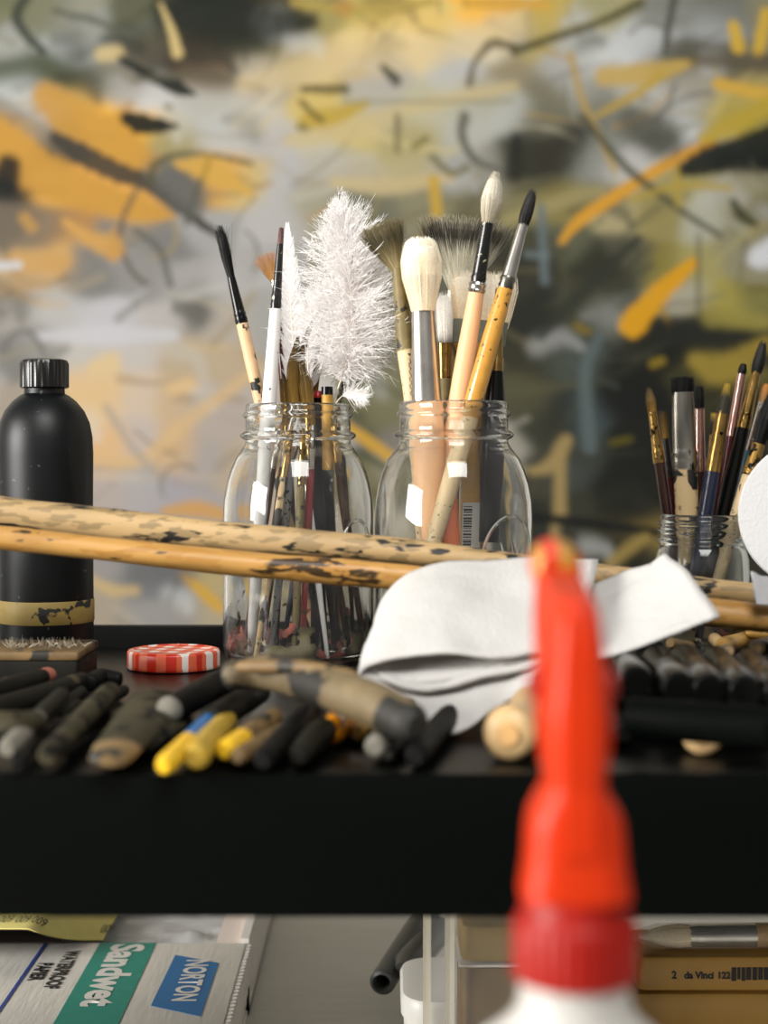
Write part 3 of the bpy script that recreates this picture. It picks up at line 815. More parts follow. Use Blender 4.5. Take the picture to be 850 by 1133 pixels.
# ============================================== brushes in the left jar
B_, Fe, H_ = 'bristles', 'ferrule', 'handle'
brush('paintbrush', 'black-bristled brush with peach paint-dripped handle leaning left out of the feather jar', 'paintbrush', (243, 252), (352, 718), 1.045, 1.045, [
    dict(k=B_, y=(252, 308), w=(10, 12, 12, 10, 8), m=M['h_black'], n=260, jit=.05, wild=.1, rag=.12, hr=.0003),
    dict(k=Fe, y=(307, 358), w=(9, 14), m=M['black_gloss']),
    dict(k=H_, y=(358, 718), w=(13, 14, 13, 11, 9, 7), m=M['peach_spots'])])
brush('paintbrush', 'white-handled brush with a black ferrule and small mauve tip in the feather jar', 'paintbrush', (311.5, 251), (278, 724), 1.020, 1.014, [
    dict(k=B_, y=(251, 271), w=(5, 6.5, 7), m=M['h_purple'], n=90, jit=.02),
    dict(k=Fe, y=(270, 343), w=(7, 12), m=M['black_ferrule']),
    dict(k=H_, y=(342, 724), w=(13, 16, 15, 13, 10), m=M['white_paint'])])
root = thing('fan_brush', 'small orange-brown fan brush half hidden behind the white handle', 'paintbrush', at(330, 715, 1.058))
mb = hairs(at(305, 314, 1.062), at(291, 281, 1.062), .0016, .0095, 170, flat=.3, flat_tip=.1, jit=.05, core=False, hr=.00022)
mb.build('bristles', M['h_orange'], root)
rod('ferrule', [at(304, 310, 1.062), at(308, 345, 1.062)], [.0024, .0028], M['silver'], root, flat=.6)
rod('handle', [at(308, 344, 1.062), at(316, 450, 1.062), at(330, 715, 1.058)], [.0028, .0034, .002], M['maroon'], root, steps=14)

def liner(label, pts, hd, hm, fm, hmat, w_h=5.0, wb=(4, 13, 9)):
    """thin brush with a long soft bent bristle: pts = tip..ferrule top (px), then ferrule end, handle end"""
    bt, fe, he = pts
    d = hd
    root = thing('liner_brush', label, 'paintbrush', at(he[0], he[1], d[1]))
    pp = spline([at(x, y, d[0]) for x, y in bt], 12)
    mb = MB()
    rr = [px2m(interp([0, .5, 1], wb, k / 11), d[0]) / 2 for k in range(12)]
    mb.tube(pp, [r * .85 for r in rr], 10, al=[1 - k / 11 * .95 for k in range(12)])
    rng = random.Random(len(label) * 7 + int(bt[0][0]))
    for _ in range(90):
        a = rng.uniform(0, 2 * PI); q = rng.uniform(.7, 1.15)
        ps, al, hr = [], [], []
        st = rng.randint(0, 4)
        for k in range(11, st - 1, -2):
            r = rr[k] * q
            ps.append(pp[k] + Vector((math.cos(a) * r, math.sin(a) * r, rng.gauss(0, .0003)))); al.append(1 - k / 11 * .95); hr.append(.0002)
        if len(ps) > 2: mb.tube(ps, hr, 3, cap=False, al=al)
    mb.build('bristles', hm, root)
    f0 = at(bt[-1][0], bt[-1][1] - 3, d[0]); f1 = at(fe[0], fe[1], d[0] * .8 + d[1] * .2)
    w = px2m(w_h, d[0]) / 2
    rod('ferrule', [f0, f0.lerp(f1, .8), f1], [w * 1.0, w * 1.15, w * 1.15], fm, root)
    e = at(he[0], he[1], d[1])
    rod('handle', [f1.lerp(f0, .03), f1.lerp(e, .35), e], [w * 1.2, w * 1.7, w * .8], hmat, root, steps=12)
    return root
liner('olive-bristled liner brush with silver ferrule, leftmost of the curled bunch at the jar mouth',
      ([(330, 372), (326, 395), (324, 420), (326, 450)], (313, 520), (290, 722)), (1.02, 1.03), M['h_brown'], M['silver'], M['maroon'], 6.5)
liner('liner brush with the tallest hooked brown bristle in the feather jar',
      ([(346, 354), (338, 375), (333, 400), (336, 448)], (322, 515), (300, 724)), (1.026, 1.035), M['h_brown'], M['silver'], M['grey_handle'], 7, (3, 8, 8))
liner('fat brown-bristled brush with a brass ferrule at the centre of the feather jar',
      ([(332, 402), (337, 418), (339, 435), (341, 455)], (344, 510), (360, 724)), (1.018, 1.03), M['h_brown'], M['gold'], M['black_gloss'], 9, (5, 15, 11))
liner('dark brown liner brush standing just left of the fluffy feather',
      ([(354, 366), (355, 385), (351, 405), (347, 450)], (350, 520), (372, 722)), (1.035, 1.04), M['h_brown'], M['silver'], M['black_gloss'], 6.5, (6, 8, 6))
liner('short brown brush tip at the left inside the feather jar mouth',
      ([(312, 415), (315, 430), (317, 445), (317, 462)], (312, 530), (305, 722)), (1.045, 1.045), M['h_brown'], M['gold'], M['dark_brown'], 6, (3, 11, 8))
root = thing('pencil', 'dark pencil with a rounded red end inside the feather jar mouth', 'pencil', at(348, 722, 1.045))
MB().lathe(at(352, 440, 1.03), [(.0001, .0046), (.002, .0042), (.0032, .002), (.0034, 0)], 16).build('red_end', M['red'], root)
rod('shaft', [at(352, 440, 1.03), at(352, 560, 1.036), at(348, 722, 1.045)], [.0034, .0034, .003], M['black_gloss'], root, steps=8)
root = thing('pencil', 'yellow-brown pencil with a flat black end inside the feather jar mouth', 'pencil', at(372, 718, 1.05))
rod('black_end', [at(362, 428, 1.02), at(362, 437, 1.02)], [.0036, .0038], M['black_gloss'], root)
rod('shaft', [at(362, 436.5, 1.02), at(363, 520, 1.025)], [.0037, .0037], M['yellow_wood'], root)
rod('lower_shaft', [at(363, 519, 1.025), at(366, 600, 1.035), at(372, 718, 1.05)], [.0036, .0036, .003], M['black_gloss'], root, steps=8)
# brushes that stand lower inside the jar, only their handles show through the glass
inner = [
    ('black lacquered brush handle against the right inside of the feather jar', 'black_gloss', 'gold', (375, 455), (392, 700), 1.04, 1.05, 8),
    ('maroon brush handle fanning to the lower left inside the feather jar', 'maroon', 'silver', (310, 470), (270, 722), 1.03, 1.02, 8),
    ('beige paint-crusted brush handle in the lower left of the feather jar', 'beige_black', 'gold', (322, 480), (284, 728), 1.01, 1.0, 9),
    ('dark red brush handle in the middle of the feather jar', 'dark_red', 'silver', (346, 470), (334, 726), 1.004, 1.0, 8),
    ('olive stained brush handle in the middle of the feather jar', 'olive_dirty', 'gold', (335, 490), (326, 728), 1.0, .996, 9),
    ('white paint-smeared brush handle in the lower right of the feather jar', 'white_paint', 'silver', (335, 500), (362, 728), 1.008, 1.0, 7),
    ('dark brown brush handle at the right of the feather jar bundle', 'dark_brown', 'gold', (368, 470), (398, 690), 1.02, 1.02, 9),
    ('navy brush handle behind the bundle in the feather jar', 'navy', 'silver', (352, 480), (312, 722), 1.062, 1.068, 8),
    ('thick black brush handle in the dark core of the feather jar bundle', 'black_gloss', 'silver', (340, 490), (345, 724), 1.05, 1.06, 11),
    ('black brush handle slanting down right behind the dark core in the feather jar', 'black_gloss', 'gold', (350, 500), (388, 724), 1.06, 1.068, 10),
    ('black brush handle slanting down left behind the dark core in the feather jar', 'charcoal', 'gold', (356, 490), (330, 724), 1.066, 1.07, 11),
]
for lb, mh, mf, a, b, d0, d1, w in inner:
    root = thing('paintbrush', lb, 'paintbrush', at(b[0], b[1], d1))
    A, Bp = at(a[0], a[1], d0), at(b[0], b[1], d1)
    r = px2m(w, d0) / 2
    c = A.lerp(Bp, .2)
    hairs(A, A + (A - Bp).normalized() * .010, r * .7, r * .3, 50, jit=.03).build('bristles', M['h_brown'], root)
    rod('ferrule', [A, c], [r * .75, r], M[mf], root)
    rod('handle', [c.lerp(A, .02), A.lerp(Bp, .5), Bp], [r, r * 1.15, r * .6], M[mh], root, steps=10)

# ================================================================ feathers
def feather(label, rachis, nb, ln, ang, curl, jit, hr, m, ribbon=1.0, loc=None, droop=0, rad=.0005, tuft=0, sides=(1, -1), seed=1, depth=.35):
    """rachis = points from quill base to tip; ln(t) barb length, ang(t) barb angle from the rachis in degrees"""
    rng = random.Random(seed)
    rp = spline(rachis, 40)
    root = thing('feather', label, 'feather', rachis[0])
    MB().tube(rp, [rad * (1 - .8 * k / 39) for k in range(40)], 8).build('quill', M['quill'], root)
    mb = MB()
    for i in range(nb):
        t = min(.999, max(0.0, (i + rng.random()) / nb)); x = t * 39; k = min(int(x), 38)
        p = rp[k].lerp(rp[k + 1], x - k); tg = (rp[k + 1] - rp[k]).normalized()
        s = sides[i % len(sides)]
        side = Vector((0, 1, 0)).cross(tg).normalized() * s
        a = math.radians(ang(t, s) + rng.gauss(0, jit * (75 if tuft else 30)))
        az = rng.gauss(0, depth)
        dr = (tg * math.cos(a) + side * math.sin(a) * math.cos(az) + Vector((0, 1, 0)) * math.sin(a) * math.sin(az)).normalized()
        L = ln(t, s) * (1 + rng.gauss(0, jit))
        if L <= .001: continue
        ps, rr, al = [], [], []; q = p.copy(); n = 6
        w = Vector((rng.gauss(0, 1), rng.gauss(0, .6), rng.gauss(0, 1))) * jit * .5
        for j in range(n):
            u = j / (n - 1)
            ps.append(q.copy()); al.append(max(.02, u)); rr.append(hr * (1.1 - .9 * u))
            d2 = (dr + tg * curl * u + w * u * u + Vector((0, 0, -droop)) * u * u).normalized()
            q += d2 * (L / (n - 1))
        mb.tube(ps, rr, 3, cap=False, al=al, wide=dr.cross(Vector((0, -1, .25))) + Vector((rng.gauss(0, .3), rng.gauss(0, .3), rng.gauss(0, .3))), flat=.3)
        if tuft:
            for _ in range(tuft):
                j = rng.randint(1, n - 2); b0 = ps[j]
                dd = (ps[j + 1] - ps[j]).normalized() + Vector((rng.gauss(0, .6), rng.gauss(0, .6), rng.gauss(0, .6)))
                e = b0 + dd.normalized() * L * rng.uniform(.10, .25)
                mb.tube([b0, e], [hr * .7, hr * .3], 3, cap=False, al=[.5, 1], wide=(e - b0).cross(Vector((0, -1, .25))), flat=.3)
    mb.hairy = True; mb.build('barbs', m, root)
    return root

# large fluffy one
dF = 1.012
feather('large fluffy white down feather bursting above the middle jar', [at(364, 530, 1.03), at(370, 448, 1.024), at(386, 392, dF), at(389, 330, dF), at(381, 270, dF), at(371, 226, dF)], 3200,
        lambda t, s: px2m(interp([0, .29, .33, .40, .52, .68, .82, .92, 1], [0, 0, 26, 60, 62, 52, 30, 15, 5] if s < 0 else [0, 0, 22, 48, 58, 56, 40, 22, 6], t), dF),
        lambda t, s: interp([.25, .4, .6, .8, 1], [115, 88, 70, 50, 20], t), .1, .24, .00032, M['feather'], tuft=4, seed=4, depth=.9, rad=.0009)
# stiff one with a jagged edge
feather('stiff pointed white feather behind the white-handled brush', [at(333, 560, 1.056), at(330, 455, 1.056), at(326, 400, 1.056), at(321, 320, 1.056), at(318, 250, 1.056)], 900,
        lambda t, s: px2m(interp([0, .3, .36, .6, .75, .9, 1], [0, 0, 26, 27, 24, 17, 5], t) * (.75 + .25 * ((t * 11) % 1)), 1.056),
        lambda t, s: interp([.3, .8, 1], [38, 30, 16], t), .1, .03, .0006, M['feather'], seed=9, depth=.12, rad=.0009)
feather('narrow curved white feather in front of the brown bristles', [at(336, 540, 1.03), at(341, 450, 1.03), at(346, 425, 1.03), at(356, 404, 1.03)], 260,
        lambda t, s: px2m(interp([0, .5, .6, .8, 1], [0, 0, 12, 10, 3], t), 1.03), lambda t, s: 24, .2, .05, .0005, M['feather'], seed=12, depth=.1, rad=.0007)
feather('wide white feather vane between the stiff feather and the fluffy one', [at(346, 560, 1.05), at(343, 460, 1.05), at(341, 400, 1.05), at(341, 348, 1.05), at(350, 318, 1.05)], 620,
        lambda t, s: px2m(interp([0, .38, .45, .7, .9, 1], [0, 0, 22, 24, 16, 4], t) * (.8 + .2 * ((t * 9) % 1)), 1.05), lambda t, s: 34, .1, .06, .0005, M['feather'], seed=14, depth=.15, rad=.0008)
feather('small downy white feather hanging over the right rim of the middle jar', [at(366, 466, 1.024), at(374, 443, 1.016), at(388, 435, 1.002), at(401, 439, .994)], 420,
        lambda t, s: px2m(interp([0, .45, .55, .8, 1], [0, 0, 18, 18, 12], t), 1.0), lambda t, s: interp([0, 1], [60, 24], t), .1, .25, .00025, M['feather'], tuft=2, seed=21, depth=.5)
rngf = random.Random(5)
feather('ragged black feather tuft under the fluffy white feather', [at(368, 500, 1.035), at(374, 450, 1.035), at(383, 425, 1.035), at(384, 395, 1.035)], 260,
        lambda t, s: px2m(interp([0, .4, .6, 1], [0, 4, 20, 12], t), 1.03), lambda t, s: 62, .2, .25, .0003, M['h_dark'], seed=31, depth=.5)

# ============================================== brushes in the right jar
root = thing('badger_brush', 'brown badger fan brush with dirty olive handle at the left of the right-hand large jar', 'paintbrush', at(474, 718, .988))
d = .990
hairs(at(441, 303, d), at(420, 246, d), .0028, .0160, 900, tone=.1, flat=.45, flat_tip=.3, jit=.07, ragged=.07, wild=.05, core=True, prof=[(0, .0026), (.3, .0065), (.6, .0112), (.85, .0142), (1, .0152)]).build('bristles', M['h_badger'], root)
rod('ferrule', [at(440, 297, d), at(443, 322, d)], [.0036, .0040], M['olive_dirty'], root)
rod('upper_handle', [at(443, 320, d), at(449, 388, d)], [.0044, .0056], M['olive_dirty'], root)
hd = rod('handle', [at(449, 387, d), at(456, 450, d), at(464, 560, .989), at(474, 718, .988)], [.0056, .0046, .0032, .0026], M['cream_speck'], root, steps=16)
# worn handwriting-like print running down the handle
mb = MB()
p0 = at(453.5, 398, d - .0061); p1 = at(455.5, 440, d - .0060)
mb.tube(spline([p0.lerp(p1, i / 16) + Vector((.0008 * math.sin(i * 2.1), 0, .0006 * math.cos(i * 3.3))) for i in range(17)], 60), .00022, 6)
mb.build('worn_print', M['ink'], root)

brush('goat_hair_brush', 'plump cream goat-hair mop brush with a broad shiny silver ferrule', 'paintbrush', (465, 262), (482, 690), .977, .974, [
    dict(k=B_, y=(262, 345), w=(36, 45, 46, 44, 38, 31, 26), m=M['h_cream'], n=1500, hr=.00028, jit=.02, rag=.03),
    dict(k=Fe, y=(342, 449), w=(26, 33), m=M['silver'], flat=.8, rib=False),
    dict(k=H_, y=(448, 690), w=(35, 38, 36, 28, 19, 12, 10), m=M['peach'], flat=.8)])
# banded badger fan
root = thing('badger_brush', 'wide banded badger fan brush with dark tips at the back of the right-hand large jar', 'paintbrush', at(500, 715, 1.006))
d = 1.010
hairs(at(508, 325, d), at(516, 240, d), .0075, .031, 1700, tone=.09, flat=.28, flat_tip=.22, jit=.07, ragged=.07, wild=.06, core=True, hr=.00024,
      prof=[(0, .0060), (.2, .0105), (.45, .0180), (.75, .0262), (1, .0315)]).build('bristles', M['h_badger2'], root)
rod('ferrule', [at(507, 322, d), at(505, 372, d)], [.0078, .0062], M['old_silver'], root, flat=.5)
rod('handle', [at(505, 370, d), at(502, 450, d), at(500, 715, 1.006)], [.0062, .0050, .003], M['olive_dirty'], root, steps=12, flat=.7)
brush('paintbrush', 'small white-haired brush between the goat-hair mop and the cream hake brush', 'paintbrush', (491, 324), (497, 700), .998, .99, [
    dict(k=B_, y=(324, 380), w=(17, 20, 19, 16), m=M['h_white'], n=320, jit=.02),
    dict(k=Fe, y=(378, 420), w=(16, 14), m=M['gold'], flat=.7),
    dict(k=H_, y=(419, 700), w=(13, 12, 10, 8), m=M['olive_dirty'])])
# wide flat hake brush
root = thing('hake_brush', 'wide flat cream hake brush with grey collar and yellow handle bearing a barcode', 'paintbrush', at(520, 700, 1.0))
d = 1.0
hairs(at(532, 362, d), at(536, 299, d), .0172, .0222, 1100, flat=.22, flat_tip=.16, hr=.00026, jit=.03, ragged=.05,
      prof=[(0, .0170), (.3, .0195), (.7, .0218), (.9, .0222), (1, .0205)], wild=.02).build('bristles', M['h_cream'], root)
cg = mat('grey green thread collar', (120, 124, 108), .6, var=.3, vscale=200)
mb = MB(); mb.tube([at(532, 355, d), at(530, 381, d)], [.0176, .0165], 24, flat=.30); mb.build('collar', cg, root)
mb = MB(); mb.tube(spline([at(530, 380, d), at(529, 430, d), at(526, 520, d), at(520, 700, 1.0)], 14), [interp([0, .2, .5, 1], [.0160, .0098, .0092, .0084], k / 13) for k in range(14)], 20, flat=.35)
mb.build('handle', M['yellow_wood'], root)
mb = MB(); sx = .0050
fr = lambda y: at(523.5 - (y - 520) * .033, y, d)
sticker = MB(); 
off = Vector((0, -.0042, 0))
sticker.add([fr(556) + off + Vector((-.0058, 0, 0)), fr(556) + off + Vector((.0058, 0, 0)), fr(640) + off + Vector((.0058, 0, 0)), fr(640) + off + Vector((-.0058, 0, 0))], [(0, 1, 2, 3)])
st_o = sticker.build('sticker', M['cream_speck'] if False else M['print_white'], root)
y = 560; rb = random.Random(3)
while y < 636:
    h = rb.choice((.9, 1.4, 2.2))
    a, b = fr(y) + off + Vector((0, -.0002, 0)), fr(y + h) + off + Vector((0, -.0002, 0))
    mb.add([a + Vector((-.0052, 0, 0)), a + Vector((.0002, 0, 0)), b + Vector((.0002, 0, 0)), b + Vector((-.0052, 0, 0))], [(0, 1, 2, 3)])
    y += h + rb.choice((.8, 1.2, 1.8))
mb.build('barcode', M['ink'], st_o)
brush('paintbrush', 'tallest brush in the picture, greyish white tip over a blackened ferrule and peach handle', 'paintbrush', (549, 190), (466, 700), .962, .990, [
    dict(k=B_, y=(190, 247), w=(9, 18, 24, 24, 19, 13), m=M['h_greywhite'], n=420, jit=.03, rag=.05),
    dict(k=Fe, y=(245, 324), w=(13, 15, 17), m=M['black_ferrule'], label='ferrule coated in black paint'),
    dict(k='band', y=(312, 324), w=(17, 20, 18, 20, 17), m=M['silver']),
    dict(k=H_, y=(323, 700), w=(17, 21, 23, 23, 21, 17, 12, 10), m=M['peach'])])
brush('paintbrush', 'dark-tipped brush with silver ferrule and amber handle leaning right out of the large jar', 'paintbrush', (590, 210), (452, 700), .960, .967, [
    dict(k=B_, y=(210, 250), w=(8, 14, 15, 11), m=M['h_dark'], n=220, jit=.05, rag=.1),
    dict(k=Fe, y=(248, 308), w=(11, 16), m=M['silver'], rib=False),
    dict(k='band', y=(305, 320), w=(15, 18, 16, 18, 16), m=M['old_silver']),
    dict(k=H_, y=(319, 470), w=(17, 20, 21, 21), m=M['amber']),
    dict(k='tip', y=(455, 700), w=(20, 21, 20, 17, 14, 11), m=M['cream_speck'], label='cream speckled lower end of the handle')])
root = thing('paintbrush', 'black-handled brush with a gold band behind the yellow hake handle', 'paintbrush', at(541, 600, .986))
hairs(at(551, 345, .990), at(552, 318, .990), .003, .002, 120, jit=.03).build('bristles', M['h_dark'], root)
rod('ferrule', [at(551, 347, .990), at(549, 398, .989)], [.0034, .0042], M['gold'], root)
rod('gold_band', [at(549, 396, .989), at(548, 412, .988)], [.0048, .0050], M['gold'], root)
rod('handle', [at(548, 411, .988), at(546, 480, .987), at(541, 600, .986)], [.0052, .0080, .0062], M['black_gloss'], root, steps=10)
root = thing('paintbrush', 'orange-handled brush low in the right-hand large jar', 'paintbrush', at(500, 715, .975))
hairs(at(496, 470, .99), at(495, 440, .99), .003, .002, 120, jit=.03).build('bristles', M['h_brown'], root)
rod('ferrule', [at(496, 468, .99), at(497, 540, .985)], [.0034, .0045], M['silver'], root)
rod('handle', [at(497, 538, .985), at(498, 600, .98), at(500, 715, .975)], [.0046, .0062, .004], mat('orange lacquer', (224, 110, 58), .4), root, steps=8)

# ============================================== brushes in the small jar
d = 1.085
brush('paintbrush', 'brown-tipped brush with a long brass ferrule at the left of the small jar', 'paintbrush', (718, 428), (758, 708), d, d, [
    dict(k=B_, y=(428, 458), w=(6, 12, 9), m=M['h_brown'], n=140, jit=.05),
    dict(k=Fe, y=(456, 512), w=(9, 14), m=M['gold']),
    dict(k=H_, y=(511, 708), w=(12, 12, 9, 7, 6), m=M['dark_brown'])])
brush('paintbrush', 'short frayed brown brush peeking behind the widest brush of the small jar', 'paintbrush', (733, 453), (762, 708), d + .012, d + .012, [
    dict(k=B_, y=(453, 486), w=(11, 9, 7), m=M['h_brown'], n=140, jit=.09),
    dict(k=Fe, y=(485, 530), w=(7, 9), m=M['black_ferrule']),
    dict(k=H_, y=(529, 708), w=(9, 8, 6), m=M['maroon'])])
brush('flat_brush', 'widest brush of the small jar, black stubby bristles and a beige handle smeared black', 'paintbrush', (755, 416), (765, 712), d - .006, d - .006, [
    dict(k=B_, y=(416, 437), w=(28, 27, 25), m=M['h_black'], n=320, flat=.5, jit=.05, rag=.05),
    dict(k=Fe, y=(434, 520), w=(24, 26, 27), m=M['old_silver'], flat=.6),
    dict(k=H_, y=(519, 712), w=(27, 26, 22, 15, 11), m=M['beige_black'], flat=.6)])
brush('paintbrush', 'narrow black-tipped brush with pale gold ferrule right beside the widest one', 'paintbrush', (774, 426), (775, 712), d + .008, d + .008, [
    dict(k=B_, y=(426, 454), w=(10, 12, 11), m=M['h_black'], n=160, jit=.04),
    dict(k=Fe, y=(452, 522), w=(11, 13), m=M['pink_metal']),
    dict(k=H_, y=(521, 712), w=(12, 11, 8), m=M['dark_brown'])])
brush('paintbrush', 'navy-handled brush with yellow paint on its tip in the small jar', 'paintbrush', (805, 426), (757, 708), d - .012, d - .014, [
    dict(k=B_, y=(426, 458), w=(5, 13, 16), m=M['h_yellow'], n=180, jit=.05),
    dict(k=Fe, y=(455, 524), w=(14, 18), m=M['gold'], label='pale brass ferrule', rib=False),
    dict(k=H_, y=(522, 708), w=(18, 18, 15, 11, 8), m=M['navy'])])
brush('paintbrush', 'slim brush with a pinkish ferrule and a dark pointed tip in the small jar', 'paintbrush', (823, 402), (774, 690), d + .004, d + .006, [
    dict(k=B_, y=(402, 416), w=(7, 10, 9), m=M['h_black'], n=110, jit=.03),
    dict(k=Fe, y=(414, 484), w=(10, 11), m=M['pink_metal']),
    dict(k=H_, y=(483, 690), w=(11, 12, 10, 8), m=M['maroon'])])
brush('paintbrush', 'tallest brush of the small jar with a crimped brass ferrule and black handle', 'paintbrush', (845, 378), (768, 706), d - .002, d - .004, [
    dict(k=B_, y=(378, 413), w=(8, 12, 14, 11), m=M['h_dark'], n=200, jit=.05, rag=.1),
    dict(k=Fe, y=(411, 474), w=(10, 15), m=M['gold']),
    dict(k=H_, y=(473, 706), w=(14, 17, 16, 12, 8), m=M['black_gloss'])])
brush('paintbrush', 'fat black-bristled brush with battered brass ferrule at the right edge', 'paintbrush', (858, 430), (780, 690), d - .016, d - .012, [
    dict(k=B_, y=(430, 494), w=(6, 16, 20, 18, 13), m=M['h_black'], n=320, jit=.04),
    dict(k=Fe, y=(491, 526), w=(14, 17), m=M['gold_black']),
    dict(k=H_, y=(525, 690), w=(16, 16, 13, 9), m=M['cream_speck'])])
brush('paintbrush', 'orange-tipped brush at the right edge behind the fat black one', 'paintbrush', (849, 424), (782, 700), d + .014, d + .012, [
    dict(k=B_, y=(424, 446), w=(8, 10, 9), m=M['h_orange'], n=120, jit=.04),
    dict(k=Fe, y=(445, 500), w=(9, 11), m=M['silver']),
    dict(k=H_, y=(499, 700), w=(11, 10, 7), m=M['teal'], label='teal handle')])
brush('paintbrush', 'yellow-stained tiny brush low behind the navy-handled brush', 'paintbrush', (790, 456), (778, 708), d + .02, d + .016, [
    dict(k=B_, y=(456, 482), w=(6, 8, 7), m=M['h_yellow'], n=90, jit=.08),
    dict(k=Fe, y=(481, 530), w=(7, 8), m=M['gold']),
    dict(k=H_, y=(529, 708), w=(8, 8, 6), m=M['dark_red'])])

# ============================================================== ink bottle
bp = tz(50, 1.02)
root = thing('ink_bottle', 'black plastic bottle with ribbed screw cap and yellowed strip standing at the left', 'bottle', bp)
R = .0304
prof = [(R * .85, 0), (R * .97, .002), (R * .985, .006), (R * .985, .10), (R * 1.0, .135), (R * .985, .146), (R * .93, .155), (R * .82, .1625), (R * .66, .1685),
        (R * .52, .172), (.0128, .1735), (.0126, .1785), (.0001, .1785)]
MB().lathe(bp, [(.0001, .001)] + prof, 72).build('bottle_body', M['ink_bottle'], root, sharp=50)
mb = MB(); n = 96; rs = []
for r, z in ((.0140, .1768), (.0150, .1775), (.0150, .1925), (.0144, .1945), (.0120, .1953), (.0110, .1945), (.0001, .1945)):
    rs.append([bp + Vector(((r + (.0004 if (i // 2) % 2 and .1770 < z < .193 and r > .0145 else 0)) * math.cos(2 * PI * i / n), (r + (.0004 if (i // 2) % 2 and .1770 < z < .193 and r > .0145 else 0)) * math.sin(2 * PI * i / n), z)) for i in range(n)])
mb.rings(rs); mb.build('cap', M['ink_cap'], root, sharp=25)
mb = MB(); mb.lathe(bp, [(R * .985 + .0002, .0285), (R * .985 + .0005, .0290), (R * .985 + .0005, .0425), (R * .985 + .0002, .043)], 64, cap=(False, False)); tp = mb.build('label_strip', M['tape'], root)
mb = MB(); rb = random.Random(2)
for k in range(9):      # a few illegible pen ticks on the strip
    a = -PI / 2 + .02 + k * .045
    c = bp + Vector(((R + .0008) * math.cos(a), (R + .0008) * math.sin(a), .0350))
    t_ = Vector((-math.sin(a), math.cos(a), 0))
    mb.tube([c + t_ * rb.uniform(-.0008, .0004) + Vector((0, 0, rb.uniform(-.001, 0))), c + t_ * rb.uniform(0, .0012) + Vector((0, 0, rb.uniform(.0004, .0014)))], .00018, 5)
mb.build('pen_marks', M['ink'], tp)

# ============================================================= gingham lid
def ginghammat():
    m, nt, b = newmat('red and white gingham print')
    N, L = nt.nodes, nt.links
    tc = N.new('ShaderNodeTexCoord'); sx = N.new('ShaderNodeSeparateXYZ')
    mp = N.new('ShaderNodeMapping'); mp.inputs['Rotation'].default_value = (0, 0, .25)
    L.new(tc.outputs['Object'], mp.inputs['Vector']); L.new(mp.outputs[0], sx.inputs[0])
    fac = []
    for ax in ('X', 'Y'):
        mu = N.new('ShaderNodeMath'); mu.operation = 'MULTIPLY'; mu.inputs[1].default_value = 1 / .0125
        L.new(sx.outputs[ax], mu.inputs[0])
        fr = N.new('ShaderNodeMath'); fr.operation = 'FRACT'; L.new(mu.outputs[0], fr.inputs[0])
        g = N.new('ShaderNodeMath'); g.operation = 'GREATER_THAN'; g.inputs[1].default_value = .5; L.new(fr.outputs[0], g.inputs[0])
        fac.append(g.outputs[0])
    ad = N.new('ShaderNodeMath'); ad.operation = 'ADD'; L.new(fac[0], ad.inputs[0]); L.new(fac[1], ad.inputs[1])
    hf = N.new('ShaderNodeMath'); hf.operation = 'MULTIPLY'; hf.inputs[1].default_value = .5; L.new(ad.outputs[0], hf.inputs[0])
    rp = N.new('ShaderNodeValToRGB'); rp.color_ramp.interpolation = 'CONSTANT'; el = rp.color_ramp.elements; el.new(.7)
    for e, (p_, c) in zip(el, ((0, (238, 228, 220)), (.3, (228, 104, 70)), (.7, (208, 42, 20)))): e.position = p_; e.color = lin(c) + (1,)
    L.new(hf.outputs[0], rp.inputs['Fac']); L.new(rp.outputs['Color'], b.inputs['Base Color']); b.inputs['Roughness'].default_value = .3
    return m
lp = tz(197, 1.012); lp.x = -.1335
root = thing('jar_lid', 'red and white gingham jar lid lying flat on the black tray', 'lid', lp)
MB().lathe(lp, [(.0285, .0004), (.0293, .0002), (.0298, .0012), (.0294, .0024), (.0294, .0098), (.0286, .0112), (.0262, .0117), (.0250, .0108), (.0120, .0108), (.0001, .0110)], 72).build('lid_shell', ginghammat(), root, sharp=50)
MB().lathe(lp, [(.0284, .0005), (.0282, .008), (.0001, .008)], 48).build('lid_liner', M['card_white'], root)

# ================================================================== sticks
def stick(label, pts, rad, m, seed, name='wooden_stick'):
    rng = random.Random(seed); n = 46
    pp = spline(pts, n); rs = []
    for k, p in enumerate(pp):
        t = (pp[min(k + 1, n - 1)] - pp[max(k - 1, 0)]).normalized()
        u = Vector((0, 0, 1)); u = (u - t * u.dot(t)).normalized(); w = t.cross(u)
        r0 = interp([i / (len(rad) - 1) for i in range(len(rad))], rad, k / (n - 1))
        if k in (0, n - 1): r0 *= .8
        r0 *= 1 + .035 * math.sin(k * .9 + seed) + .02 * rng.uniform(-1, 1)
        ring = []
        for i in range(20):
            a = 2 * PI * i / 20
            q = r0 * (1 + .04 * math.sin(3 * a + k * .25 + seed))
            ring.append(p + u * q * math.cos(a) + w * q * math.sin(a))
        rs.append(ring)
    o = MB().rings(rs).build(name, m)
    return tag(recenter(o), label, 'stick')
stick('thick pale peeled stick with charcoal smears crossing in front of both large jars',
      [at(-95, 557, .908), at(0, 568, .905), at(250, 594, .898), at(450, 611, .896), at(760, 649, .90), at(930, 668, .905)], [.0112, .0108, .0092, .0078, .0070, .0066, .0062], M['stick_pale'], 2)
stick('thinner golden bamboo stick lying against the front of the pale one',
      [at(-90, 585, .886), at(0, 595, .884), at(250, 622, .880), at(450, 639, .878), at(760, 675, .880), at(930, 694, .882)], [.0063, .0064, .0070, .0074, .0076, .0078], M['stick_gold'], 5, 'bamboo_stick')
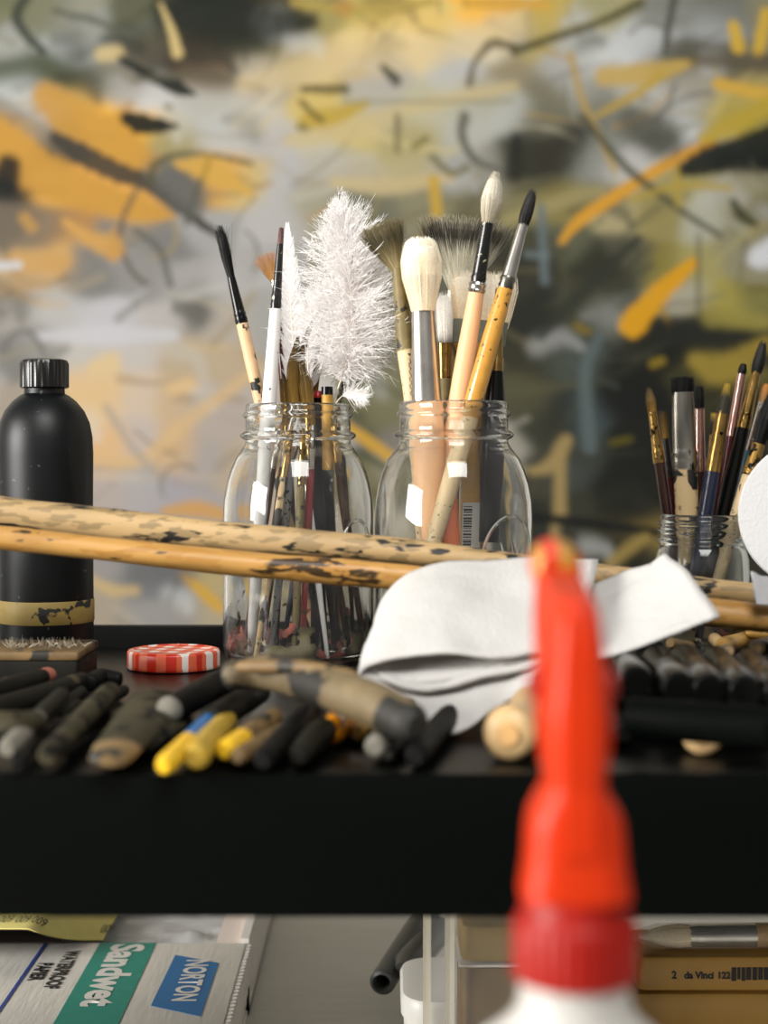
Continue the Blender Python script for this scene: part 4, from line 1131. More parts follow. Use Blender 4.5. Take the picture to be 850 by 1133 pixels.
# what carries the stick ends, just outside the frame
def tin(label, c, r, h):
    root = thing('tin_can', label, 'tin', c)
    P = [(.0001, .0005), (r * .94, .0005), (r * .97, 0), (r, .001), (r, .004)]
    for k in range(8): P += [(r * .985, .004 + (h - .008) * (k + .25) / 8), (r, .004 + (h - .008) * (k + .75) / 8)]
    P += [(r, h - .002), (r * .97, h), (r * .93, h - .002), (.0001, h - .002)]
    MB().lathe(c, P, 40).build('can_body', M['tin'], root, sharp=60)
p = at(-70, 560, .907); tin('ribbed tin can under the left ends of the sticks', Vector((-.352, .897, Z0 + .0005)), .030, at(-75, 587, .886).z - Z0 - .0066)
p = at(900, 690, .88); tin('low ribbed tin under the right ends of the sticks', Vector((p.x + .01, .894, Z0)), .03, p.z - Z0 - .0086)

# ============================================================= paper towel
def sheet(front, back, nu=70, nv=26, seed=0, amp=.0008, bulge=0.0, edge=.0006):
    A, Bk = spline(front, nu), spline(back, nu); G = []
    for j in range(nv):
        v = j / (nv - 1); row = []
        for i in range(nu):
            p = A[i].lerp(Bk[i], v)
            p = p + Vector((0, 0, bulge * math.sin(PI * v)))
            q = noise.noise_vector(p * 38 + Vector((seed, 0, 0))) * amp * 2 + noise.noise_vector(p * 140 + Vector((seed, 3, 0))) * amp * .7
            row.append(p + q)
        G.append(row)
    return G
def grid(mb, G, thick, mi=0):
    ny, nx = len(G), len(G[0]); top, bot = [], []
    for j in range(ny):
        for i in range(nx):
            a = G[j][min(i + 1, nx - 1)] - G[j][max(i - 1, 0)]; b = G[min(j + 1, ny - 1)][i] - G[max(j - 1, 0)][i]
            n = a.cross(b); n = n.normalized() if n.length > 1e-12 else Vector((0, 0, 1))
            top.append(G[j][i] + n * thick / 2); bot.append(G[j][i] - n * thick / 2)
    N = nx * ny; fs = []
    for j in range(ny - 1):
        for i in range(nx - 1):
            a, b, c, d = j * nx + i, j * nx + i + 1, (j + 1) * nx + i + 1, (j + 1) * nx + i
            fs += [(a, b, c, d), (N + d, N + c, N + b, N + a)]
    bd = [(0, i) for i in range(nx)] + [(j, nx - 1) for j in range(1, ny)] + [(ny - 1, i) for i in range(nx - 2, -1, -1)] + [(j, 0) for j in range(ny - 2, 0, -1)]
    for k in range(len(bd)):
        a = bd[k][0] * nx + bd[k][1]; b = bd[(k + 1) % len(bd)][0] * nx + bd[(k + 1) % len(bd)][1]
        fs.append((b, a, N + a, N + b))
    mb.add(top + bot, fs, mi)
mb = MB()
# the folded stack: over the top, round the left fold, along the sagging underside and up to the right
front = [at(650, 712, .800), at(600, 722, .796), at(545, 727, .792), at(490, 722, .790), at(440, 728, .790), at(404, 738, .790), at(397, 752, .789), at(412, 762, .786),
         at(440, 782, .780), at(470, 806, .762), at(492, 813, .756), at(520, 804, .762), at(560, 776, .782), at(606, 748, .788), at(690, 724, .80), at(745, 704, .806), at(795, 682, .81)]
back = [at(660, 620, .868), at(610, 618, .867), at(550, 620, .866), at(490, 624, .864), at(455, 634, .860), at(430, 656, .856), at(424, 672, .856), at(430, 684, .858),
        at(460, 700, .864), at(490, 712, .866), at(520, 712, .868), at(545, 700, .868), at(580, 682, .868), at(620, 664, .868), at(670, 652, .866), at(705, 632, .864), at(736, 612, .862)]
grid(mb, sheet(front, back, 90, 28, 1, .0007, .004), .0016)
f2 = [at(412, 742, .795), at(430, 752, .793), at(460, 756, .792), at(500, 752, .792), at(545, 742, .796), at(600, 728, .80), at(640, 716, .803)]
b2 = [at(436, 668, .856), at(450, 672, .856), at(470, 674, .858), at(500, 672, .86), at(540, 664, .862), at(590, 650, .864), at(640, 640, .866)]
grid(mb, sheet(f2, b2, 50, 22, 4, .0009), .0022)
f3 = [at(416, 748, .792), at(440, 758, .788), at(470, 764, .786), at(500, 760, .788), at(545, 748, .792), at(600, 734, .797), at(680, 716, .805), at(770, 684, .81)]
b3 = [at(436, 676, .856), at(450, 682, .856), at(480, 690, .858), at(510, 688, .86), at(550, 674, .862), at(600, 660, .864), at(660, 648, .866), at(725, 622, .864)]
grid(mb, sheet(f3, b3, 60, 22, 8, .0009), .0022)
tag(recenter(mb.build('paper_towel', M['paper'], sharp=70)), 'folded white paper towel draped over the sticks behind the red sprayer', 'paper towel')

# white roll whose round end shows at the right edge
root = thing('paper_roll', 'round end of a white paper roll cut off by the right edge', 'paper roll', at(903, 640, .98))
c0 = at(903, 569, .955); R = .0455
ax = (c0 - CAM).normalized()
mb = MB(); mb.lathe(c0, [(.012, .001), (.013, -.0004), (.030, -.001), (R - .001, -.0006), (R, .001), (R * 1.002, .03), (R, .075), (R - .001, .077), (.013, .077), (.012, .076)], 80, axis=ax, cap=(False, False))
# close the core bore
mb.lathe(c0, [(.012, .001), (.012, .076)], 40, axis=ax, cap=(False, False))
mb.build('roll', M['paper2'], root, sharp=50)
mb = MB()
grid(mb, sheet([at(831, 634, .868), at(845, 640, .872), at(880, 640, .88), at(930, 630, .89)], [at(838, 668, .864), at(855, 669, .866), at(885, 674, .87), at(930, 680, .88)], 24, 10, 5, .0008), .0014)
mb.build('loose_sheet', M['paper2'], root)

# ==================================================== sprayer in the front
SH = .0921                       # extra height of the bottle body
sb = Vector(((645 - 425) * .463 / F - .0018, .463, TZ + SH))
root = thing('spray_bottle', 'out-of-focus red trigger spray head on a white bottle closest to the camera', 'spray bottle', sb - Vector((0, 0, SH)))
prof = [(.0001, .002 - SH), (.036, .002 - SH), (.040, -SH), (.0425, .003 - SH), (.0425, .096), (.0415, .109), (.037, .123), (.030, .1325), (.0222, .1385), (.0180, .1425), (.0162, .147), (.0158, .166), (.0001, .166)]
MB().lathe(sb, prof, 64).build('bottle', M['bottle_white'], root, sharp=50)
zc = .1535
mb = MB(); n = 120; rs = []
for r, z, rib in ((.0165, zc, 0), (.0176, zc + .0008, 1), (.0177, zc + .016, 1), (.0170, zc + .0178, 0), (.0158, zc + .0195, 0), (.0150, zc + .028, 0), (.0001, zc + .028, 0)):
    rs.append([sb + Vector((math.cos(2 * PI * i / n) * (r + (.0005 if rib and i % 4 < 2 else 0)), math.sin(2 * PI * i / n) * (r + (.0005 if rib and i % 4 < 2 else 0)), z)) for i in range(n)])
mb.rings(rs); mb.build('collar', M['red_collar'], root, sharp=30)
# housing: stacked rounded sections (half width, back, front, height) above the collar
def hz(py): return CAM.z - (py - 500) * .455 / F
hs = [(.0160, -.0155, .0150, 1000), (.0155, -.0152, .0155, 985), (.0146, -.0145, .016, 966), (.0143, -.0138, .017, 948), (.0140, -.0135, .018, 928), (.0132, -.0130, .018, 910), (.0112, -.0125, .018, 895), (.0087, -.0120, .019, 880), (.0084, -.0120, .019, 870),
      (.0092, -.0125, .022, 855), (.0102, -.0130, .026, 825), (.0104, -.0130, .030, 795), (.0098, -.0125, .040, 770), (.0093, -.0120, .050, 745), (.0089, -.0115, .056, 720), (.0082, -.0105, .060, 695), (.0073, -.0090, .062, 675), (.0050, -.0060, .060, 664)]
rs = []
for hw, yb, yf, py in hs:
    z = hz(py); cx, cy, hy = sb.x, sb.y + (yb + yf) / 2, (yf - yb) / 2
    ring = []
    for i in range(40):
        a = 2 * PI * i / 40
        e = .55
        cs, sn = math.cos(a), math.sin(a)
        ring.append(Vector((cx + hw * math.copysign(abs(cs) ** e, cs), cy + hy * math.copysign(abs(sn) ** e, sn), z + max(0, (math.copysign(abs(sn) ** e, sn) * hy + hy) - .02) * (.16 if py < 780 else 0))))
    rs.append(ring)
MB().rings(rs).build('housing', M['red_plastic'], root, sharp=35)
# raised spine down the back of the housing
mb = MB(); rs = []
for hw, yb, yf, py in hs[3:-1]:
    z = hz(py); w = min(hw * .55, .0052)
    rs.append([Vector((sb.x - w, sb.y + yb + .002, z)), Vector((sb.x - w * .8, sb.y + yb - .0012, z)), Vector((sb.x + w * .8, sb.y + yb - .0012, z)), Vector((sb.x + w, sb.y + yb + .002, z))])
mb.rings(rs); mb.build('spine', M['red_plastic'], root)
# hinge lugs of the trigger, seen as bumps on both sides
mb = MB()
zl = hz(768)
mb.lathe(Vector((sb.x - .0128, sb.y + .010, zl)), [(.0001, 0), (.0040, 0), (.0048, .0008), (.0048, .0248), (.0040, .0256), (.0001, .0256)], 28, axis=(1, 0, 0))
mb.build('hinge_pin', M['red_collar'], root)
# trigger hanging in front
mb = MB(); rs = []
for k in range(13):
    t = k / 12; y = sb.y + .026 + .020 * t - .022 * math.sin(PI * t * .9) + .012 * t; z = hz(768) - .055 * t; w = .0082 - .002 * t
    rs.append([Vector((sb.x + w * cx_, y + dy, z)) for cx_, dy in ((-1, 0), (-.8, -.003), (.8, -.003), (1, 0), (.8, .003), (-.8, .003))])
mb.rings(rs); mb.build('trigger', M['red_collar'], root)
nc = Vector((sb.x, sb.y + .052, hz(676) + .0075))
nax = Vector((0, 1, .14)).normalized()
mb = MB(); n = 36; rs = []
u = Vector((1, 0, 0)); w = nax.cross(u)
for r, h in ((.0060, -.006), (.0078, -.004), (.0080, .010), (.0072, .014), (.0046, .016), (.0014, .016), (.0012, .012)):
    rs.append([nc + nax * h + (u * math.cos(2 * PI * i / n) + w * math.sin(2 * PI * i / n)) * (r + (.0005 if i % 3 == 0 and r > .007 else 0)) for i in range(n)])
mb.rings(rs); mb.build('nozzle', M['nozzle'], root, sharp=30)
MB().tube([Vector((sb.x, sb.y, TZ + .012)), Vector((sb.x, sb.y, TZ + .16))], .0022, 10).build('dip_tube', M['clear_edge'], root)

# ================================================= heap of things in the tray
def lay(name, label, cat, pts, rad, mats, n=14, ends=None, wide=None, flat=1.0, cuts=None, parts=('shaft', 'tip')):
    """pts in (px, py, z above tray) from the far end to the near end. mats = [(part, material, from, to), ...]"""
    wp = [on(*p) for p in pts]
    fine = spline(wp, 40)
    if len(mats) == 1:
        rr = [interp([i / (len(rad) - 1) for i in range(len(rad))], rad, k / 39) for k in range(40)]
        rr[0] *= .6; rr[-1] *= .6; rr[1] *= .92; rr[-2] *= .92
        o = MB().tube(fine, rr, n, wide=wide, flat=flat).build(name, mats[0][1])
        return tag(recenter(o), label, cat)
    root = thing(name, label, cat, fine[-1])
    for pn, m, a, b in mats:
        ka, kb = int(round(a * 39)), int(round(b * 39))
        ks = list(range(ka, kb + 1))
        rr = [interp([i / (len(rad) - 1) for i in range(len(rad))], rad, k / 39) for k in ks]
        if a == 0: rr[0] *= .6
        if b == 1: rr[-1] *= .55; rr[-2] *= .88
        MB().tube([fine[k] for k in ks], rr, n, wide=wide, flat=flat).build(pn, m, root)
    return root

# paint-stained block in front of the bottle
q0 = Vector((-.305, .925, Z0))
root = thing('wooden_block', 'dark paint-stained wooden block with tan top edge in front of the black bottle', 'block', q0)
MB().box((-.30, .905, Z0 + .0003), (-.1735, .965, Z0 + .0185), bev=.0015).build('block_body', M['dirt_dark'], root)
MB().box((-.302, .9045, Z0 + .0185), (-.173, .966, Z0 + .0235), bev=.0012).build('top_board', M['dirt_tan'], root)
mb = MB(); rb = random.Random(8)
for k in range(70):
    cx = rb.choice((-.216, -.196, -.186)) + rb.gauss(0, .005); a = rb.gauss(0, .8)
    b0 = Vector((cx, .93 + rb.gauss(0, .004), Z0 + .0235))
    mb.tube([b0, b0 + Vector((math.sin(a) * .003, 0, .002)), b0 + Vector((math.sin(a) * .005, 0, .0045 * abs(math.cos(a)) + .001))], [.0002, .00018, .0001], 3, al=[.1, .5, 1])
ob = mb.build('frayed_hairs', M['h_greywhite'], root); ob['label'] = 'frayed whitish hairs on top of the block'

Pn = 'tray clutter of charcoal and handles'
lay('charcoal_stick', 'thick dusty grey stick pointing down left at the left of the tray', 'stick', [(124, 764, .013), (88, 800, .011), (52, 838, .009)], [.0058, .0056, .0052], [('s', M['dirt_grey'], 0, 1)])
lay('charcoal_stick', 'thin dark stick just left of the thick dusty grey one', 'stick', [(92, 764, .008), (50, 800, .008), (24, 838, .007)], [.0036, .0036, .003], [('s', M['charcoal'], 0, 1)])
lay('chalk_stick', 'dark stick with a pale grey chalky near end at the far left', 'stick', [(70, 768, .016), (42, 795, .014), (8, 830, .011)], [.004, .0045, .0048], [('shaft', M['dirt_dark'], 0, .5), ('tip', M['pale_grey'], .5, 1)])
lay('charcoal_stick', 'dark stick lying across the pile at the left edge of the tray', 'stick', [(95, 752, .010), (30, 775, .012), (-30, 792, .012)], [.005, .006, .006], [('s', M['dirt_dark'], 0, 1)])
lay('pastel_stick', 'dark pastel stick with a pinkish end under the black bottle', 'stick', [(-30, 772, .014), (20, 758, .014), (57, 746, .013)], [.0055, .0055, .0045], [('shaft', M['dirt_dark'], 0, .85), ('tip', M['pink'], .85, 1)])
lay('charcoal_stick', 'greenish dark lump of charcoal at the extreme left of the tray', 'charcoal', [(-20, 800, .016), (15, 806, .015), (40, 800, .013)], [.006, .008, .006], [('s', M['dirt_grey'], 0, 1)])
lay('charcoal_stick', 'short black crayon by the left edge at the front lip', 'stick', [(60, 800, .007), (35, 822, .007), (20, 846, .006)], [.004, .004, .0036], [('s', M['charcoal'], 0, 1)])
lay('scraper', 'broad putty-grey scraper handle with a tan near end on the tray', 'scraper', [(172, 772, .012), (155, 800, .011), (132, 826, .010), (120, 842, .009)], [.0130, .0135, .0110, .0085], [('blade', M['dirt_grey'], 0, .72), ('tan_end', M['dirt_tan'], .72, 1)], flat=.42, wide=(1, .2, 0), n=20)
lay('charcoal_stick', 'small dark knob behind the putty-grey scraper', 'stick', [(135, 752, .009), (112, 750, .010), (98, 756, .010)], [.004, .0055, .005], [('s', M['charcoal'], 0, 1)])
lay('marker_pen', 'dark round stick with a pale mauve end left of the big smeared branch', 'stick', [(258, 748, .020), (218, 770, .018), (183, 788, .015)], [.0068, .0072, .0066], [('shaft', M['charcoal'], 0, .93), ('pale_end', M['pale_grey'], .93, 1)])
lay('marker_pen', 'slim brush handle, blue shaft and yellow tip, at the front of the tray', 'paintbrush', [(262, 770, .012), (228, 802, .0105), (180, 849, .0075)], [.0034, .0042, .0046], [('back_end', M['charcoal'], 0, .25), ('shaft', M['blue'], .25, .72), ('tip', M['yellow'], .72, 1)])
lay('paintbrush', 'stubby mustard-yellow handle right of the blue one', 'paintbrush', [(252, 796, .009), (232, 820, .009), (216, 838, .008)], [.0052, .0062, .0060], [('s', mat('mustard paint', (178, 146, 42), .5, var=.3), 0, 1)])
lay('paintbrush', 'beige handle with a yellow tip lying in front of the smeared branch', 'paintbrush', [(305, 792, .012), (280, 810, .010), (248, 832, .008)], [.0042, .005, .005], [('shaft', M['dirt_tan'], 0, .7), ('tip', M['yellow'], .7, 1)])
lay('paintbrush', 'tan handle crossing under the beige one at the front lip', 'paintbrush', [(330, 800, .009), (296, 820, .008), (262, 838, .007)], [.0042, .0046, .004], [('s', M['dirt_tan'], 0, 1)])
lay('charcoal_stick', 'black stick between the beige handles and the orange knob', 'stick', [(345, 786, .012), (318, 812, .010), (290, 842, .007)], [.005, .0055, .005], [('s', M['charcoal'], 0, 1)])
lay('charcoal_stick', 'black stick lying under the middle of the smeared branch', 'stick', [(390, 790, .010), (350, 815, .009), (330, 838, .007)], [.005, .006, .005], [('s', M['dirt_dark'], 0, 1)])
lay('charcoal_stick', 'dark stick behind the blue and yellow handle', 'stick', [(290, 764, .013), (255, 785, .012), (232, 796, .012)], [.006, .007, .006], [('s', M['dirt_dark'], 0, 1)])
lay('branch', 'thick charcoal-smeared branch lying from the feather jar to the paper towel', 'branch', [(246, 748, .028), (300, 744, .030), (360, 760, .028), (420, 782, .024), (462, 804, .019)], [.0072, .0088, .0096, .0100, .0085], [('s', mat('charcoal smeared tan branch', (116, 100, 70), .65, var=.45, vscale=45, spots=(30, 28, 22), spot_scale=36, spot_thr=.5), 0, 1)], n=18)
lay('charcoal_stick', 'thin tan splinter on the back of the smeared branch', 'stick', [(262, 738, .034), (330, 738, .036), (396, 750, .034)], [.003, .0036, .003], [('s', M['dirt_tan'], 0, 1)])
lay('paintbrush', 'orange rounded handle end at the front of the tray', 'paintbrush', [(392, 776, .010), (380, 792, .0098), (367, 809, .0092)], [.0050, .0060, .0068], [('shaft', M['dirt_tan'], 0, .45), ('orange_knob', M['orange'], .45, 1)], n=20)
lay('paintbrush', 'small yellow stub right of the orange knob', 'paintbrush', [(408, 788, .007), (400, 800, .007), (396, 812, .0065)], [.0035, .0045, .004], [('s', M['yellow_wood'], 0, 1)])
lay('charcoal_stick', 'grey-ended black stick between orange knob and turned wooden knob', 'stick', [(450, 792, .010), (432, 812, .009), (415, 828, .008)], [.0055, .006, .0055], [('shaft', M['charcoal'], 0, .86), ('grey_end', M['pale_grey'], .86, 1)])
lay('wooden_stub', 'tan wooden stub at the right end of the smeared branch', 'stick', [(452, 782, .012), (436, 796, .012), (424, 806, .011)], [.0055, .007, .0062], [('s', M['dirt_tan'], 0, 1)])
lay('charcoal_stick', 'black stick lying under the left end of the paper towel', 'stick', [(500, 790, .008), (480, 812, .008), (460, 838, .007)], [.006, .006, .0056], [('s', M['charcoal'], 0, 1)])
rc = random.Random(41)
for k in range(16):
    x = rc.uniform(5, 470); y = rc.uniform(775, 826); a = rc.uniform(-.9, .3); l = rc.uniform(16, 34)
    z = .0045 + rc.uniform(0, .003); r = rc.uniform(.0026, .0040)
    lay('charcoal_stub', 'small dark charcoal stub lost among the clutter at the front of the tray', 'charcoal', [(x + l * .8, y - l * .5, z), (x, y, z), (x - l * .8, min(y + l * .45, 842), z)], [r, r * 1.1, r * .9],
        [('s', M[rc.choice(('charcoal', 'dirt_dark', 'charcoal', 'dirt_grey'))], 0, 1)], n=10)['group'] = 'small charcoal stubs in the tray clutter'
# turned knobs
def knob(label, px, py, r, back, name='turned_dowel'):
    c = on(px, py, r * 1.03); e = on(back[0], back[1], r * 1.03)
    ax = (e - c).normalized(); L = (e - c).length
    root = thing(name, label, 'dowel', c)
    MB().lathe(c, [(.0001, 0), (r * .5, 0), (r * .82, r * .10), (r * .97, r * .35), (r, r * .7), (r * .93, r * 1.5), (r * .62, r * 2.1), (r * .66, r * 2.5), (r * .8, L * .75), (r * .55, L), (.0001, L)], 36, axis=ax).build('turned_handle', M['knob_wood'], root, sharp=50)
    MB().lathe(c, [(.0001, -r * .14), (r * .36, -r * .12), (r * .42, 0), (r * .42, r * .05)], 28, axis=ax).build('end_button', M['tan_wood'], root)
knob('pale turned wooden dowel end pointing at the camera under the paper towel', 563, 814, .0124, (598, 764))
knob('tan wooden dowel end half covered by a black tube at the right', 777, 814, .0098, (790, 770))
# black case with black tubes on top
root = thing('flat_case', 'flat black case under the row of black tubes at the right', 'case', Vector((.24, .84, Z0)))
MB().box((.118, .765, Z0 + .0003), (.40, .90, Z0 + .014), bev=.002).build('case_base', M['black_side'], root)
MB().box((.116, .763, Z0 + .0145), (.402, .902, Z0 + .021), bev=.002).build('case_lid', M['black_side'], root)
tubes = [('leftmost', 690, 733, 705, 756), ('second from the left', 727, 730, 752, 762), ('middle', 757, 728, 786, 764), ('second from the right', 792, 730, 826, 766), ('rightmost', 828, 734, 866, 768)]
for w_, x0, y0, x1, y1 in tubes:
    a, b = on(x0, y0, .0292), on(x1, y1, .0292)
    root = thing('marker_tube', f'{w_} of the five glossy black tubes lying on the flat case', 'marker', a, 'black tubes on the flat case')
    r = .0078
    mb = MB(); mb.tube([a, a.lerp(b, .02), a.lerp(b, .98), b], [r * .85, r, r, r * .85], 24); mb.build('tube_body', M['black_gloss'], root)
    mb = MB(); mb.tube([a.lerp(b, .60), a.lerp(b, .62), a.lerp(b, .97), a.lerp(b, .985)], [r * 1.02, r * 1.07, r * 1.07, r * 1.0], 24); mb.build('cap', M['black_gloss'], root)
lay('charcoal_stick', 'black tube lying along the front lip over the tan handle end', 'stick', [(694, 792, .021), (760, 798, .021), (862, 806, .021)], [.0085, .009, .009], [('s', M['black_side'], 0, 1)])
for k, (lb, p0, p1, r, mm) in enumerate((
        ('pale tan stick end beside the small jar foot', (765, 716, .010), (742, 712, .022), .0036, 'dirt_tan'),
        ('amber stick end in front of the small jar foot', (830, 706, .012), (800, 715, .026), .0052, 'yellow_wood'),
        ('cream stick end lying between the small jar and the tubes', (790, 706, .014), (806, 722, .026), .004, 'knob_wood'),
        ('beige stick end at the right edge behind the tubes', (866, 708, .016), (836, 718, .028), .005, 'dirt_tan'))):
    lay('wooden_stub', lb, 'stick', [p0, tuple((a + b) / 2 for a, b in zip(p0, p1)), p1], [r, r, r], [('s', M[mm], 0, 1)])
lay('wooden_stick', 'third tan stick lying low at the right edge under the bamboo one', 'stick', [(960, 706, .022), (890, 703, .022), (826, 700, .022)], [.0045, .0045, .004], [('s', M['yellow_wood'], 0, 1)])
lay('charcoal_stick', 'black stick under the right flap of the paper towel', 'stick', [(640, 770, .012), (668, 790, .010), (690, 812, .008)], [.007, .007, .006], [('s', M['charcoal'], 0, 1)])

# ======================================================= under the tray
CAM_SCALE = 1.3
def text(body, size, name, m, parent, origin, xdir, ydir, bold=0.0, sx=1.0, shear=0, zfun=None):
    cu = bpy.data.curves.new(name, 'FONT'); cu.body = body; cu.size = size; cu.offset = bold; cu.shear = shear
    cu.align_x = 'LEFT'; cu.resolution_u = 3
    tmp = bpy.data.objects.new(name, cu); C.objects.link(tmp)
    dg = bpy.context.evaluated_depsgraph_get()
    me = bpy.data.meshes.new_from_object(tmp.evaluated_get(dg))
    bpy.data.objects.remove(tmp); bpy.data.curves.remove(cu)
    me.name = name
    off = world_loc(parent)
    X, Y = Vector(xdir).normalized(), Vector(ydir).normalized()
    for v in me.vertices:
        q = origin + X * v.co.x * sx + Y * v.co.y
        if zfun: q.z = zfun(q.x, q.y)
        v.co = scale_about_cam(q) - off
    me.materials.clear(); me.materials.append(m)
    o = bpy.data.objects.new(name, me); C.objects.link(o); o.parent = parent
    return o

PT = TD + .040                      # top of the sandpaper pack
x1, y1 = (271.5 - 425) * .862 / F + .0018, .862
x0, y0 = x1 - .30, .600
root = thing('sandpaper_pack', 'grey-white pack of sandpaper with teal and blue printed labels under the tray', 'sandpaper pack', Vector(((x0 + x1) / 2, .73, TD)))
MB().box((x0, y0, TD + .0345), (x1 - .0018, y1, PT), bev=.0008).build('wrapper', M['pack_paper'], root)
# fanned, scalloped sheet edges
mb = MB(); n = 20
for k in range(12):
    z = TD + .0005 + k * .00284; ins = .0006 * math.sin(k * .8) + .0010 * (k % 2) + .0010 * (1 - k / 11)
    mb.box((x0 + .002, y0 + .002, z), (x1 - .0005 - ins, y1 - .001, z + .0026), bev=.0003)
mb.build('sheet_stack', M['card_side'], root)
mb = MB(); y = y0 + .003; rb = random.Random(4)
while y < y1 - .003:
    mb.tube([Vector((x1 - .0016, y, TD + .024)), Vector((x1 - .0004, y, TD + .031)), Vector((x1 - .0010, y, PT - .0004))], [.0014, .0029, .0021], 10)
    y += .0052
mb.build('scalloped_edge', M['card_side'], root)
pz = PT + .0003
def flatq(name, pts, m, parent, z=pz):
    mb = MB(); mb.add([Vector((x, y, z)) for x, y in pts] + [Vector((x, y, z - .0002)) for x, y in pts], [(0, 1, 2, 3), (7, 6, 5, 4), (0, 4, 5, 1), (1, 5, 6, 2), (2, 6, 7, 3), (3, 7, 4, 0)])
    return mb.build(name, m, parent, smooth=False)
def gp(px, py): 
    v = on(px, py, PT - Z0); return v.x, v.y
ga, gb = gp(107, 1050), gp(170, 1050)
gl, gr = ga[0], gb[0]
g_ = flatq('green_label', [(gl, y0 + .001), (gr, y0 + .001), (gr, y1 - .001), (gl, y1 - .001)], M['print_green'], root)
text('Sandwet', .0235, 'brand_lettering', M['print_white'], g_, Vector((gl + .0085, y1 - .004, pz + .0002)), (0, -1, 0), (1, 0, 0), .0009, sx=1.2)
b1, b2 = gp(194, 1057), gp(167, 1113)
b3, b4 = gp(242, 1066), gp(222, 1125)
b_ = flatq('blue_label', [b2, b4, b3, b1], M['print_blue'], root)
text('NORTON', .0165, 'maker_lettering', M['print_white'], b_, Vector((b1[0] + .0078, b1[1] - .0085, pz + .0002)), (0, -1, 0), (1, 0, 0), .0005, sx=.88)
w0 = gp(86, 1052)
text('WATERPROOF', .0105, 'printed_lettering', M['ink'], root, Vector((w0[0] - .0055, w0[1] - .001, pz)), (0, -1, 0), (1, 0, 0), .0004, sx=.86)
text('PAPIER', .0105, 'printed_lettering', M['ink'], root, Vector((w0[0] - .0160, w0[1] - .021, pz)), (0, -1, 0), (1, 0, 0), .0004, sx=.86)
l0 = gp(28, 1077)
flatq('blue_line', [(l0[0] - .0010, y0 + .001), (l0[0] + .0008, y0 + .001), (l0[0] + .0008, y1 - .001), (l0[0] - .0010, y1 - .001)], M['print_line'], root)

# yellow sandpaper sheet curling over the pack
root = thing('sandpaper_sheet', 'curled yellow sandpaper sheet printed with grit numbers over the pack', 'sandpaper', Vector((-.26, .86, PT)))
xa, xb = -.34, -.1535
def sheet_z(x, y):
    u = min(1, max(0, (x + .186) / .030))
    drop = .5 - .5 * math.cos(PI * u)
    v = min(1, max(0, (y - .82) / .14))
    return PT + .0195 * (1 - drop) * (1 - .25 * v) + .0008
mb = MB(); nu, nv = 60, 24; G = []
for j in range(nv):
    v = j / (nv - 1); row = []
    for i in range(nu):
        u = i / (nu - 1)
        x = xa + (xb - xa) * (u if u < .5 else .5 + .5 * (1 - (1 - (u - .5) * 2) ** 1.5))
        fy = .820 + .044 * (.5 - .5 * math.cos(PI * min(1, max(0, (x + .182) / .026))))
        y = fy + (.965 - fy) * v
        row.append(Vector((x, y, sheet_z(x, y))))
    G.append(row)
grid(mb, G, .0006)
sh = mb.build('sheet', M['sand_yellow'], root)
mb = MB(); grid(mb, [[p - Vector((0, 0, .0007)) for p in r] for r in G], .0004); mb.build('grit_side', M['grit_and_shade'], root)
mb = MB(); grid(mb, [[Vector((xa + (-.176 - xa) * i / 20, .858 + .10 * j / 8, PT + .0012 + .003 * j / 8)) for i in range(21)] for j in range(9)], .0006); mb.build('gap_shade_flap', M['grit_and_shade'], root)  # dark sheet added to paint the shade in the gap below the curl
for px in (14, 33, 51, 126):
    y0_ = .8445 if px < 100 else .890
    X_ = (px - 425) * y0_ / F
    text('600', .0205, 'grit_number', M['ink'], sh, Vector((X_, y0_, PT + .02)), (-1, 0, 0), (0, -1, 0), 0.0, sx=.24, zfun=lambda x, y: sheet_z(x, y) + .0007)

# white open carton with crumpled clear film behind the pack
root = thing('carton', 'white open carton holding crumpled clear film behind the sandpaper pack', 'carton', Vector((-.17, 1.0, TD)))
xr = (282.5 - 425) * .915 / F; xl = -.30; yf, yb = .8626, 1.10; zt = PT + .002
mb = MB()
mb.box((xl, yf, TD + .0003), (xr, yb, TD + .003)); mb.box((xl, yf, TD), (xr, yf + .003, zt - .004)); mb.box((xl, yb - .003, TD), (xr, yb, zt))
mb.box((xr - .0045, yf, TD), (xr, yb, zt)); mb.box((xl, yf, TD), (xl + .003, yb, zt))
mb.build('carton_body', M['card_white'], root, smooth=False)
MB().box((xr - .0190, yf + .003, zt - .007), (xr - .0045, yb - .003, zt - .005)).build('inner_flap', mat('pale pinkish board', (232, 218, 208), .6), root, smooth=False)
G = []
for j in range(40):
    row = []
    for i in range(50):
        p = Vector((xl + .003 + (xr - .02 - xl - .003) * i / 49, yf + .004 + (yb - yf - .008) * j / 39, zt - .010))
        n1 = noise.noise(p * 40); n2 = noise.noise(p * 95 + Vector((3, 1, 2)))
        row.append(p + Vector((0, 0, .006 * abs(n1) + .003 * n2)))
    G.append(row)
mb = MB(); grid(mb, G, .0006); mb.build('clear_film', M['film'], root)
MB().box((xl + .01, yf + .01, TD + .0035), (xr - .025, yb - .01, zt - .015)).build('paper_filling', M['card_white'], root, smooth=False)

